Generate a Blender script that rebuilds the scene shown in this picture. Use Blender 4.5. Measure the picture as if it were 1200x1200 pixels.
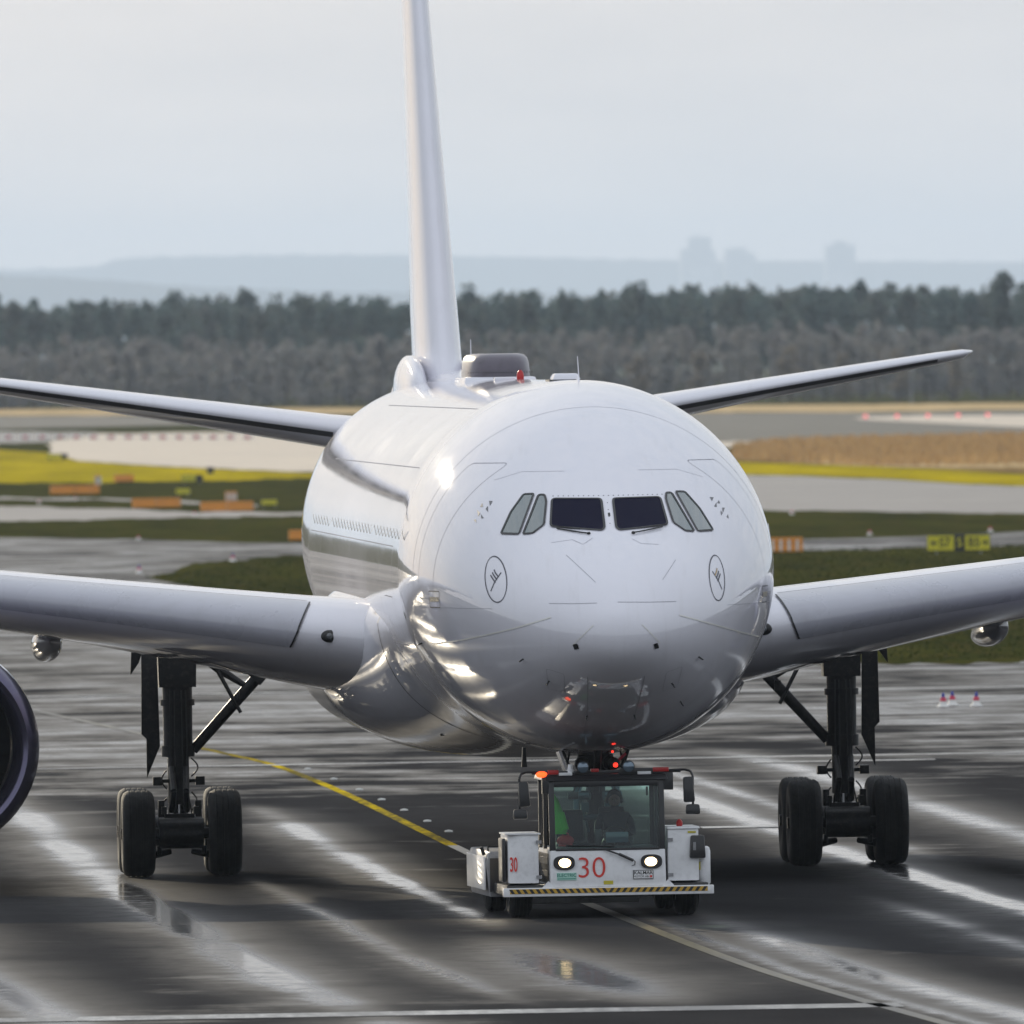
import bpy, bmesh, math, random
import numpy as np
from mathutils import Vector, Matrix, noise as mnoise

R = math.radians
random.seed(7)
rng = np.random.default_rng(11)
SC = bpy.context.scene
for o in list(bpy.data.objects):
    bpy.data.objects.remove(o)
COL = SC.collection

# ------------------------------------------------------------------ camera
PAN, PIT, ROLL = 0.05015151, -0.00795793, -0.01581774
CAMLOC = Vector((-16.2114, -292.6536, 8.38915))
fwd = Vector((math.sin(PAN)*math.cos(PIT), math.cos(PAN)*math.cos(PIT), math.sin(PIT)))
rgt = fwd.cross(Vector((0, 0, 1))).normalized()
upv = rgt.cross(fwd)
r2 = rgt*math.cos(ROLL) + upv*math.sin(ROLL)
u2 = -rgt*math.sin(ROLL) + upv*math.cos(ROLL)
cam = bpy.data.cameras.new('camera')
cam.sensor_width = 36.0
cam.lens = 36.0*23459.11/1200.0
cam.clip_start = 1.0
cam.clip_end = 100000.0
cam.dof.use_dof = True
cam.dof.focus_distance = 302.0
cam.dof.aperture_fstop = 5.6
camo = bpy.data.objects.new('camera', cam)
M4 = Matrix((( r2.x, u2.x, -fwd.x, CAMLOC.x), (r2.y, u2.y, -fwd.y, CAMLOC.y), (r2.z, u2.z, -fwd.z, CAMLOC.z), (0, 0, 0, 1)))
camo.matrix_world = M4
COL.objects.link(camo)
SC.camera = camo

# ------------------------------------------------------------------ light
SUN_EL = R(13.5)
SUN_AZ = R(75.0)          # how far behind the wing line the sun stands, on the picture's left
to_sun = Vector((-math.cos(SUN_EL)*math.cos(SUN_AZ), math.cos(SUN_EL)*math.sin(SUN_AZ), math.sin(SUN_EL)))
sun = bpy.data.lights.new('sun', 'SUN')
sun.energy = 3.3
sun.angle = R(0.55)
sun.color = (1.0, 0.87, 0.66)
suno = bpy.data.objects.new('sun', sun)
suno.rotation_euler = (-to_sun).to_track_quat('-Z', 'Y').to_euler()
suno.location = (-60, 60, 60)
COL.objects.link(suno)

world = bpy.data.worlds.new('World')
SC.world = world
world.use_nodes = True
wn = world.node_tree.nodes
wl = world.node_tree.links
wn.clear()
w_out = wn.new('ShaderNodeOutputWorld')
w_bg = wn.new('ShaderNodeBackground')
w_bg.inputs['Strength'].default_value = 0.10
sky = wn.new('ShaderNodeTexSky')
sky.sky_type = 'NISHITA'
sky.sun_disc = False
sky.sun_elevation = SUN_EL
sky.sun_rotation = math.atan2(to_sun.x, to_sun.y)
sky.air_density = 1.0
sky.dust_density = 1.5
sky.altitude = 100
w_tc = wn.new('ShaderNodeTexCoord')
w_map = wn.new('ShaderNodeMapping')
w_map.inputs['Scale'].default_value = (13.0, 13.0, 60.0)
w_no = wn.new('ShaderNodeTexNoise')
w_no.inputs['Scale'].default_value = 1.6
w_no.inputs['Detail'].default_value = 7.0
w_no.inputs['Roughness'].default_value = 0.55
w_rmp = wn.new('ShaderNodeMapRange')
w_rmp.inputs['From Min'].default_value = 0.3
w_rmp.inputs['From Max'].default_value = 0.7
w_cc = wn.new('ShaderNodeMix'); w_cc.data_type = 'RGBA'
w_cc.inputs['A'].default_value = (4.2, 4.8, 5.6, 1)
w_cc.inputs['B'].default_value = (6.45, 6.6, 6.9, 1)
w_mx = wn.new('ShaderNodeMix'); w_mx.data_type = 'RGBA'
w_mx.inputs['Factor'].default_value = 0.925
wl.new(w_tc.outputs['Generated'], w_map.inputs['Vector'])
wl.new(w_map.outputs['Vector'], w_no.inputs['Vector'])
wl.new(w_no.outputs['Fac'], w_rmp.inputs['Value'])
wl.new(w_rmp.outputs['Result'], w_cc.inputs['Factor'])
wl.new(sky.outputs['Color'], w_mx.inputs['A'])
# overcast-style gain towards the zenith, added out of view to light the upper nose
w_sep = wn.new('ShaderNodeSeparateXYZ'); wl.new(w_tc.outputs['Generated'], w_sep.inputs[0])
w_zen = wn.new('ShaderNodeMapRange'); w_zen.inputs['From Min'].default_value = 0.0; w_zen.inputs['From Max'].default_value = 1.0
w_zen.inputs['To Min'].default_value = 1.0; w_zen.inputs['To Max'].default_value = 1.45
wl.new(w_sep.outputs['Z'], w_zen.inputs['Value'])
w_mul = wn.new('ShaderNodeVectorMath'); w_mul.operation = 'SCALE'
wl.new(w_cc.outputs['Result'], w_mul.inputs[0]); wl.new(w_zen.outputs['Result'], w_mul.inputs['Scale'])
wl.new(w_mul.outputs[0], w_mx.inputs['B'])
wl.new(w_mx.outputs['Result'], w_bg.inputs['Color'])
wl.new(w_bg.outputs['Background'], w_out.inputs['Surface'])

SC.view_settings.view_transform = 'Standard'
SC.view_settings.look = 'None'
SC.view_settings.exposure = 0.22
SC.view_settings.gamma = 1.0
SC.view_settings.use_curve_mapping = False
SC.render.engine = 'CYCLES'
SC.cycles.use_denoising = True
SC.cycles.max_bounces = 8
SC.cycles.transparent_max_bounces = 12
SC.cycles.volume_bounces = 0
SC.cycles.sample_clamp_indirect = 8.0

# ------------------------------------------------------------------ helpers
def link(o, parent=None):
    COL.objects.link(o)
    if parent is not None:
        o.parent = parent
    return o

def tag(o, label=None, cat=None, group=None, kind=None):
    if label: o['label'] = label
    if cat: o['category'] = cat
    if group: o['group'] = group
    if kind: o['kind'] = kind
    return o

def empty(name, loc=(0, 0, 0), rz=0.0):
    o = bpy.data.objects.new(name, None)
    o.location = loc
    o.rotation_euler = (0, 0, rz)
    o.empty_display_size = 0.3
    return link(o)

class MB:
    """collects faces into one mesh"""
    def __init__(self):
        self.v = []; self.f = []; self.uv = None
    def add(self, vs, fs):
        k = len(self.v)
        self.v.extend([tuple(p) for p in vs])
        self.f.extend([tuple(i+k for i in q) for q in fs])
        return self
    def box(self, x0, x1, y0, y1, z0, z1, taper=None, M=None):
        t = taper or (0, 0)
        vs = [(x0, y0, z0), (x1, y0, z0), (x1, y1, z0), (x0, y1, z0),
              (x0+t[0], y0+t[1], z1), (x1-t[0], y0+t[1], z1), (x1-t[0], y1-t[1], z1), (x0+t[0], y1-t[1], z1)]
        if M is not None: vs = [M @ Vector(p) for p in vs]
        return self.add(vs, [(3, 2, 1, 0), (4, 5, 6, 7), (0, 1, 5, 4), (1, 2, 6, 5), (2, 3, 7, 6), (3, 0, 4, 7)])
    def tube(self, a, b, r0, r1=None, n=12, caps=True):
        r1 = r0 if r1 is None else r1
        a = Vector(a); b = Vector(b); d = (b-a).normalized()
        u = d.cross(Vector((0, 0, 1)))
        if u.length < 1e-3: u = d.cross(Vector((1, 0, 0)))
        u.normalize(); w = d.cross(u)
        vs = []
        for c, r in ((a, r0), (b, r1)):
            for i in range(n):
                t = 2*math.pi*i/n
                vs.append(c + (u*math.cos(t) + w*math.sin(t))*r)
        fs = [(i, (i+1) % n, n+(i+1) % n, n+i) for i in range(n)]
        if caps: fs += [tuple(range(n-1, -1, -1)), tuple(range(n, 2*n))]
        return self.add(vs, fs)
    def path(self, pts, r, n=8):
        for a, b in zip(pts[:-1], pts[1:]): self.tube(a, b, r, r, n)
        return self
    def lathe(self, prof, c, axis='X', n=32, close=False):
        """prof: (along, radius) pairs"""
        c = Vector(c); vs = []
        for (h, r) in prof:
            for i in range(n):
                t = 2*math.pi*i/n; p, q = r*math.cos(t), r*math.sin(t)
                vs.append(c + Vector({'X': (h, p, q), 'Y': (q, h, p), 'Z': (p, q, h)}[axis]))
        m = len(prof); fs = []
        for j in range(m-1 + (1 if close else 0)):
            j2 = (j+1) % m
            for i in range(n):
                i2 = (i+1) % n
                fs.append((j*n+i, j*n+i2, j2*n+i2, j2*n+i))
        return self.add(vs, fs)
    def loft(self, rings, caps=True, close=True):
        n = len(rings[0]); vs = [p for r in rings for p in r]; fs = []
        for j in range(len(rings)-1):
            for i in range(n if close else n-1):
                i2 = (i+1) % n
                fs.append((j*n+i, j*n+i2, (j+1)*n+i2, (j+1)*n+i))
        if caps:
            fs.append(tuple(range(n-1, -1, -1)))
            fs.append(tuple(range((len(rings)-1)*n, len(rings)*n)))
        return self.add(vs, fs)
    def ball(self, c, rx, ry, rz, n=16, m=10):
        rings = []
        for j in range(1, m):
            a = math.pi*j/m
            rings.append([(c[0]+rx*math.sin(a)*math.cos(2*math.pi*i/n), c[1]+ry*math.sin(a)*math.sin(2*math.pi*i/n), c[2]+rz*math.cos(a)) for i in range(n)])
        return self.loft(rings)
    def prism(self, poly, y0, y1):
        """poly in x,z pushed along y"""
        n = len(poly)
        vs = [(x, y0, z) for x, z in poly] + [(x, y1, z) for x, z in poly]
        fs = [tuple(range(n)), tuple(range(2*n-1, n-1, -1))] + [(i, n+i, n+(i+1) % n, (i+1) % n) for i in range(n)]
        return self.add(vs, fs)
    def build(self, name, mat, parent=None, smooth=False, bev=0.0, ang=35, loc=None):
        me = bpy.data.meshes.new(name)
        me.from_pydata(self.v, [], self.f)
        bm = bmesh.new(); bm.from_mesh(me)
        bmesh.ops.recalc_face_normals(bm, faces=bm.faces)
        if bev > 0:
            ed = [e for e in bm.edges if len(e.link_faces) == 2 and e.calc_face_angle(0) > R(30)]
            bmesh.ops.bevel(bm, geom=ed, offset=bev, segments=2, profile=0.6, affect='EDGES', clamp_overlap=True)
        bm.to_mesh(me); bm.free()
        me.materials.append(mat)
        if smooth or bev > 0:
            me.polygons.foreach_set('use_smooth', [True]*len(me.polygons))
            try: me.set_sharp_from_angle(angle=R(ang))
            except Exception: pass
        o = bpy.data.objects.new(name, me)
        if loc: o.location = loc
        return link(o, parent)

def text_mesh(txt, size, bold=0.0):
    cu = bpy.data.curves.new('lettering', 'FONT')
    cu.body = txt; cu.size = size; cu.align_x = 'CENTER'; cu.align_y = 'CENTER'; cu.offset = bold
    to = bpy.data.objects.new('lettering', cu); COL.objects.link(to)
    me = bpy.data.meshes.new_from_object(to.evaluated_get(bpy.context.evaluated_depsgraph_get()))
    bpy.data.objects.remove(to); bpy.data.curves.remove(cu)
    return me

def lettering(name, txt, size, loc, mat, parent, sx=1.0, rot=(R(90), 0, 0), bold=0.0):
    me = text_mesh(txt, size, bold); me.materials.clear(); me.materials.append(mat)
    o = bpy.data.objects.new(name, me)
    o.location = loc; o.rotation_euler = rot; o.scale = (sx, 1, 1)
    return link(o, parent)

def pchip(xs, ys):
    xs = np.array(xs, float); ys = np.array(ys, float); h = np.diff(xs); d = np.diff(ys)/h
    m = np.zeros(len(xs)); m[0] = d[0]; m[-1] = d[-1]
    for i in range(1, len(xs)-1):
        if d[i-1]*d[i] > 0:
            w1 = 2*h[i]+h[i-1]; w2 = h[i]+2*h[i-1]; m[i] = (w1+w2)/(w1/d[i-1]+w2/d[i])
    def f(x):
        x = np.clip(x, xs[0], xs[-1]); i = np.clip(np.searchsorted(xs, x)-1, 0, len(h)-1); t = (x-xs[i])/h[i]
        return ((2*t**3-3*t**2+1)*ys[i]+(t**3-2*t**2+t)*h[i]*m[i]+(-2*t**3+3*t**2)*ys[i+1]+(t**3-t**2)*h[i]*m[i+1])
    return f

# ------------------------------------------------------------------ materials
def nd(nt, typ, **kw):
    n = nt.nodes.new(typ)
    for k, v in kw.items():
        if k in n.inputs: 
            s = n.inputs[k]
            if hasattr(v, 'is_linked') or isinstance(v, bpy.types.NodeSocket): nt.links.new(v, s)
            else: s.default_value = v
        else: setattr(n, k, v)
    return n

def math_(nt, op, a, b=None, c=None, clamp=False):
    n = nt.nodes.new('ShaderNodeMath'); n.operation = op; n.use_clamp = clamp
    for i, x in enumerate((a, b, c)):
        if x is None: continue
        if isinstance(x, bpy.types.NodeSocket): nt.links.new(x, n.inputs[i])
        else: n.inputs[i].default_value = x
    return n.outputs[0]

def mixc(nt, fac, a, b):
    n = nt.nodes.new('ShaderNodeMix'); n.data_type = 'RGBA'
    for k, x in (('Factor', fac), ('A', a), ('B', b)):
        if isinstance(x, bpy.types.NodeSocket): nt.links.new(x, n.inputs[k])
        else: n.inputs[k].default_value = x if k == 'Factor' else (*x, 1)[:4]
    return n.outputs['Result']

def smooth_(nt, x, lo, hi, a=0.0, b=1.0):
    n = nt.nodes.new('ShaderNodeMapRange'); n.interpolation_type = 'SMOOTHSTEP'
    nt.links.new(x, n.inputs['Value'])
    n.inputs['From Min'].default_value = lo; n.inputs['From Max'].default_value = hi
    n.inputs['To Min'].default_value = a; n.inputs['To Max'].default_value = b
    return n.outputs['Result']

def noise_(nt, vec, scale, detail=4, rough=0.55, dist=0.0):
    n = nt.nodes.new('ShaderNodeTexNoise')
    n.inputs['Scale'].default_value = scale; n.inputs['Detail'].default_value = detail
    n.inputs['Roughness'].default_value = rough; n.inputs['Distortion'].default_value = dist
    nt.links.new(vec, n.inputs['Vector'])
    return n.outputs['Fac']

def scaled(nt, vec, s, off=(0, 0, 0)):
    n = nt.nodes.new('ShaderNodeMapping'); n.inputs['Scale'].default_value = s; n.inputs['Location'].default_value = off
    nt.links.new(vec, n.inputs['Vector'])
    return n.outputs['Vector']

def base_mat(name):
    m = bpy.data.materials.new(name); m.use_nodes = True
    nt = m.node_tree; b = nt.nodes['Principled BSDF']
    return m, nt, b

def paint(name, col, rough=0.4, metal=0.0, coat=0.0, var=0.06, scale=1.5, spec=0.5, bump=0.0, emit=None, estr=0.0, dirt=0.0, dirtcol=(.05, .045, .04), coat_r=0.04):
    m, nt, b = base_mat(name)
    tc = nd(nt, 'ShaderNodeTexCoord').outputs['Object']
    n1 = noise_(nt, tc, scale, 5, 0.6)
    lo = tuple(c*(1-var) for c in col); hi = tuple(min(1, c*(1+var)) for c in col)
    c = mixc(nt, n1, lo, hi)
    if dirt:
        n2 = noise_(nt, tc, scale*3.1, 6, 0.65)
        c = mixc(nt, smooth_(nt, n2, 0.45, 0.75, 0, dirt), c, dirtcol)
    nt.links.new(c, b.inputs['Base Color'])
    nt.links.new(smooth_(nt, n1, 0.2, 0.8, rough*0.85, min(1, rough*1.15)), b.inputs['Roughness'])
    b.inputs['Metallic'].default_value = metal
    b.inputs['Specular IOR Level'].default_value = spec
    b.inputs['Coat Weight'].default_value = coat
    b.inputs['Coat Roughness'].default_value = coat_r
    if bump:
        bn = nd(nt, 'ShaderNodeBump', Strength=bump, Distance=0.02)
        nt.links.new(noise_(nt, tc, scale*8, 4), bn.inputs['Height']); nt.links.new(bn.outputs[0], b.inputs['Normal'])
    if emit:
        b.inputs['Emission Color'].default_value = (*emit, 1); b.inputs['Emission Strength'].default_value = estr
    return m

def glass(name, tint, gloss=0.12, rough=0.02):
    m = bpy.data.materials.new(name); m.use_nodes = True; nt = m.node_tree; nt.nodes.clear()
    out = nd(nt, 'ShaderNodeOutputMaterial'); tr = nd(nt, 'ShaderNodeBsdfTransparent'); gl = nd(nt, 'ShaderNodeBsdfGlossy')
    tr.inputs['Color'].default_value = (*tint, 1); gl.inputs['Roughness'].default_value = rough
    fr = nd(nt, 'ShaderNodeFresnel'); fr.inputs['IOR'].default_value = 1.5
    f2 = math_(nt, 'MULTIPLY_ADD', fr.outputs[0], 1.0, gloss*0.2, clamp=True)
    mx = nd(nt, 'ShaderNodeMixShader')
    nt.links.new(f2, mx.inputs[0]); nt.links.new(tr.outputs[0], mx.inputs[1]); nt.links.new(gl.outputs[0], mx.inputs[2])
    nt.links.new(mx.outputs[0], out.inputs['Surface'])
    return m

def aircraft_white():
    m, nt, b = base_mat('aircraft_white')
    tc = nd(nt, 'ShaderNodeTexCoord').outputs['Object']
    n1 = noise_(nt, scaled(nt, tc, (1, .35, 1)), 0.9, 5, 0.6)
    streak = noise_(nt, scaled(nt, tc, (3.0, .5, .25)), 2.2, 5, 0.6)
    c = mixc(nt, n1, (.72, .71, .765), (.78, .77, .82))
    c = mixc(nt, smooth_(nt, streak, .52, .8, 0, .16), c, (.45, .43, .42))
    nt.links.new(c, b.inputs['Base Color'])
    b.inputs['Roughness'].default_value = 0.5
    b.inputs['Specular IOR Level'].default_value = 0.0
    b.inputs['Coat Weight'].default_value = 1.0
    b.inputs['Coat IOR'].default_value = 1.65
    nt.links.new(smooth_(nt, n1, .3, .7, .03, .07), b.inputs['Coat Roughness'])
    # skin panels: very slight waviness between the frames
    w = nd(nt, 'ShaderNodeTexWave'); w.wave_type = 'BANDS'; w.bands_direction = 'Y'; w.inputs['Scale'].default_value = 0.59
    w.inputs['Distortion'].default_value = 0.4; nt.links.new(tc, w.inputs['Vector'])
    n3 = noise_(nt, tc, 1.3, 3, .5)
    h = math_(nt, 'MULTIPLY_ADD', w.outputs['Fac'], 0.35, n3)
    bn = nd(nt, 'ShaderNodeBump', Strength=0.02, Distance=0.05)
    nt.links.new(h, bn.inputs['Height']); nt.links.new(bn.outputs[0], b.inputs['Coat Normal'])
    return m

MW = aircraft_white()
M_slat = paint('slat_grey_paint', (.40, .40, .45), .28, coat=.8, var=.08, scale=.8, dirt=.25, dirtcol=(.25, .24, .25))
M_seam = paint('panel_seam', (.05, .05, .055), .6)
M_hair = paint('hairline_seam', (.42, .42, .45), .8, spec=.0)
M_black = paint('black_rubber_seal', (.012, .012, .013), .45)
M_cglass = paint('cockpit_glass', (.003, .003, .020), .04, spec=.03)
M_sglass = paint('side_cockpit_glass', (.10, .13, .13), .08, coat=1.0, spec=.6)
M_tyre = paint('tyre_rubber', (.006, .006, .006), .75, var=.3, scale=6, bump=.15, dirt=.35, dirtcol=(.03, .028, .025))
M_gear = paint('landing_gear_steel', (.007, .007, .008), .45, metal=.4, var=.3, scale=4, dirt=.5)
M_chrome = paint('oleo_chrome', (.35, .35, .36), .18, metal=1.0)
M_rim = paint('wheel_rim', (.12, .12, .125), .4, metal=.6)
M_lip = paint('inlet_lip_metal', (.13, .12, .18), .22, metal=.85, var=.1)
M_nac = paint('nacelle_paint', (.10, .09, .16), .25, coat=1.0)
M_fan = paint('fan_titanium', (.02, .02, .022), .35, metal=.8)
M_dark = paint('dark_interior', (.01, .01, .011), .8)
M_radome = paint('satcom_radome_dark', (.11, .095, .12), .4, var=.25, scale=3, coat=.3, dirt=.3)
M_red = paint('red_plastic', (.45, .02, .02), .35)
M_lens = paint('lamp_lens', (.10, .11, .12), .06, coat=1.0)
M_logo = paint('logo_blue', (.012, .014, .035), .35)
M_gold = paint('logo_gold', (.42, .27, .10), .4)

# ------------------------------------------------------------------ the ground
def line_x(y):
    """lateral place of the yellow guide line"""
    return float(LINE(y)) if y < 240 else float(LINE(240)) - 0.07*(y-240)
LINE = pchip([-400, -120, -70, -45, -20, 2, 41, 85, 115, 136, 170, 240], [20, 5.6, 2.75, 1.42, .51, .18, -.2, -.27, -.53, -1.37, -2.9, -6.4])

def wet_pavement():
    m, nt, b = base_mat('wet_pavement')
    uv = nd(nt, 'ShaderNodeUVMap'); uv.uv_map = 'track'
    vec = uv.outputs['UV']
    sp = nd(nt, 'ShaderNodeSeparateXYZ'); nt.links.new(vec, sp.inputs[0])
    u, v = sp.outputs['X'], sp.outputs['Y']
    A = noise_(nt, scaled(nt, vec, (.5, 1, 1)), 0.24, 7, 0.66, 0.0)
    Bn = noise_(nt, scaled(nt, vec, (.8, .30, 1), (13, 5, 0)), 0.38, 6, 0.64, 0.0)
    Cn = noise_(nt, scaled(nt, vec, (1, .5, 1), (3, 55, 0)), 2.2, 4, 0.6)
    L = noise_(nt, scaled(nt, vec, (.25, .06, 1), (7, 2, 0)), 1.0, 3, 0.6)
    big = noise_(nt, scaled(nt, vec, (1, .4, 1), (31, 9, 0)), 0.06, 2, 0.5)
    # water standing in the slab tracks either side of the guide line
    tot = None
    warp = math_(nt, 'MULTIPLY_ADD', noise_(nt, scaled(nt, vec, (.3, .1, 1), (1, 8, 0)), 1.0, 3), 0.9, -0.45)
    fine = math_(nt, 'MULTIPLY_ADD', Cn, 0.30, -0.15)
    uu = math_(nt, 'ADD', math_(nt, 'ADD', u, math_(nt, 'MULTIPLY', warp, .35)), fine)
    # (place across, half width, strength, from, to): each film of water ends where the slab drains
    for k, (u0, w, amp, v0, v1) in enumerate(((-6.5, .26, 1.0, -60, 85), (-2.05, .20, 1.0, 4, 72), (6.05, .22, 1.0, -12, 100), (1.25, .22, .8, -60, -2), (4.4, .18, .8, -30, 4), (-10.4, .3, .7, -60, 60),
                                             (-4.2, .14, .5, -30, 20), (9.8, .3, .7, 20, 120), (-13.6, .3, .6, 20, 200), (.42, .10, .5, -60, 5), (7.2, .16, .6, 40, 110), (-2.45, .42, 1.0, -31, -14))):
        d = math_(nt, 'DIVIDE', math_(nt, 'SUBTRACT', uu, u0), w*1.3)
        d2 = math_(nt, 'MULTIPLY', d, d)
        g = math_(nt, 'ADD', math_(nt, 'EXPONENT', math_(nt, 'MULTIPLY', d2, -1.0)), math_(nt, 'MULTIPLY', math_(nt, 'EXPONENT', math_(nt, 'MULTIPLY', d2, -.12)), .30))
        Lk = noise_(nt, scaled(nt, vec, (.1, .055, 1), (17*k, 11*k, 0)), 1.0, 3, 0.6)
        g = math_(nt, 'MULTIPLY', g, smooth_(nt, Lk, .28, .55, 0.15, amp))
        g = math_(nt, 'MULTIPLY', g, smooth_(nt, v, v0-8, v0+8))
        g = math_(nt, 'MULTIPLY', g, smooth_(nt, v, v1-12, v1+12, 1.0, 0.0))
        tot = g if tot is None else math_(nt, 'ADD', tot, g)
    far = smooth_(nt, v, 40, 140, -.07, .11)
    fieldn = math_(nt, 'ADD', math_(nt, 'MULTIPLY', A, .5), math_(nt, 'MULTIPLY', Bn, .5))
    fieldn = math_(nt, 'ADD', fieldn, math_(nt, 'MULTIPLY_ADD', big, .25, -.125))
    fieldn = math_(nt, 'ADD', fieldn, far)
    patches = smooth_(nt, fieldn, .50, .79, 0, .8)
    wet = math_(nt, 'ADD', patches, tot, clamp=True)
    wet = math_(nt, 'MULTIPLY', wet, smooth_(nt, Cn, .25, .6, .65, 1.0))
    # asphalt colour: tone patches and dark rubber
    tone = noise_(nt, scaled(nt, vec, (1, .3, 1), (5, 3, 0)), 0.5, 6, 0.65)
    grit = noise_(nt, vec, 30.0, 3, 0.7)
    c = mixc(nt, tone, (.016, .016, .018), (.050, .049, .050))
    c = mixc(nt, smooth_(nt, grit, .35, .75, 0, .35), c, (.075, .073, .07))
    c = mixc(nt, math_(nt, 'MULTIPLY', wet, .6), c, (.018, .018, .02))
    nt.links.new(c, b.inputs['Base Color'])
    nt.links.new(smooth_(nt, wet, 0, 1, DRY_ROUGH, .12), b.inputs['Roughness'])
    nt.links.new(smooth_(nt, wet, 0, 1, DRY_SPEC, .5), b.inputs['Specular IOR Level'])
    bn = nd(nt, 'ShaderNodeBump', Strength=0.06, Distance=0.01)
    nt.links.new(math_(nt, 'ADD', math_(nt, 'MULTIPLY', grit, .25), Cn), bn.inputs['Height']); nt.links.new(bn.outputs[0], b.inputs['Normal'])
    return m
DRY_ROUGH, DRY_SPEC = .55, .0
M_wet = wet_pavement()

def ground_mat(name, cols, scale, rough=.9, spec=.0, stretch=(1, 1, 1), bump=0.0):
    m, nt, b = base_mat(name)
    tc = nd(nt, 'ShaderNodeTexCoord').outputs['Object']
    n1 = noise_(nt, scaled(nt, tc, stretch), scale, 6, .62, .3)
    n2 = noise_(nt, scaled(nt, tc, stretch, (40, 3, 0)), scale*6, 5, .65)
    c = mixc(nt, smooth_(nt, n1, .3, .7), cols[0], cols[1])
    c = mixc(nt, smooth_(nt, n2, .4, .75, 0, .7), c, cols[2])
    nt.links.new(c, b.inputs['Base Color']); b.inputs['Roughness'].default_value = rough
    b.inputs['Specular IOR Level'].default_value = spec
    if bump:
        bn = nd(nt, 'ShaderNodeBump', Strength=bump, Distance=.1)
        nt.links.new(n2, bn.inputs['Height']); nt.links.new(bn.outputs[0], b.inputs['Normal'])
    return m
G_dark = ground_mat('airfield_turf', [(.026, .032, .009), (.058, .060, .012), (.080, .058, .020)], .16, stretch=(1, .15, 1))
G_yel = ground_mat('pale_mown_grass', [(.50, .39, .006), (.24, .20, .010), (.36, .26, .03)], .16, stretch=(1, .12, 1))
G_tan = ground_mat('dry_tall_grass', [(.22, .14, .06), (.32, .22, .10), (.13, .09, .045)], .12, stretch=(1, .12, 1))
G_sand = ground_mat('sandy_verge', [(.60, .44, .24), (.46, .34, .18), (.34, .25, .13)], .10, stretch=(1, .12, 1))
G_conc = ground_mat('old_concrete', [(.24, .23, .225), (.30, .285, .27), (.19, .18, .175)], .06, .7, .04)
G_pale = ground_mat('pale_concrete', [(.60, .52, .42), (.50, .44, .37), (.42, .36, .30)], .05, .7, .04)
G_grey = ground_mat('grey_taxiway', [(.115, .112, .10), (.15, .145, .13), (.09, .085, .075)], .03, .8, .03)

def sheet(name, poly, z, mat, track=False, ragged=0.0):
    me = bpy.data.meshes.new(name)
    bm = bmesh.new()
    if ragged:                                   # uneven, overgrown edges
        out = []
        for i, (x0, y0) in enumerate(poly):
            x1, y1 = poly[(i+1) % len(poly)]
            for j in range(14):
                t = j/14; x = x0+(x1-x0)*t; y = y0+(y1-y0)*t
                n_ = mnoise.noise(Vector((x*.35, y*.012, z*90)))+.6*mnoise.noise(Vector((x*1.3, y*.05, 7)))
                out.append((x, y+n_*ragged*(y+290)*(0 if j == 0 else 1)))
        poly = out
    vs = [bm.verts.new((x, y, z)) for x, y in poly]
    f = bm.faces.new(vs)
    bmesh.ops.triangulate(bm, faces=[f])
    bm.normal_update()
    if sum(f.normal.z for f in bm.faces) < 0: bmesh.ops.reverse_faces(bm, faces=bm.faces)
    bm.to_mesh(me); bm.free(); me.materials.append(mat)
    if track:
        ul = me.uv_layers.new(name='track')
        for lp in me.loops:
            p = me.vertices[lp.vertex_index].co; ul.data[lp.index].uv = (p.x-line_x(p.y), p.y)
    o = bpy.data.objects.new(name, me)
    o['kind'] = 'structure'
    return link(o)

sheet('airfield_grass', [(-3300, -1300), (8300, -1300), (8300, 61000), (-3300, 61000)], 0.0, G_dark)

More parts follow.
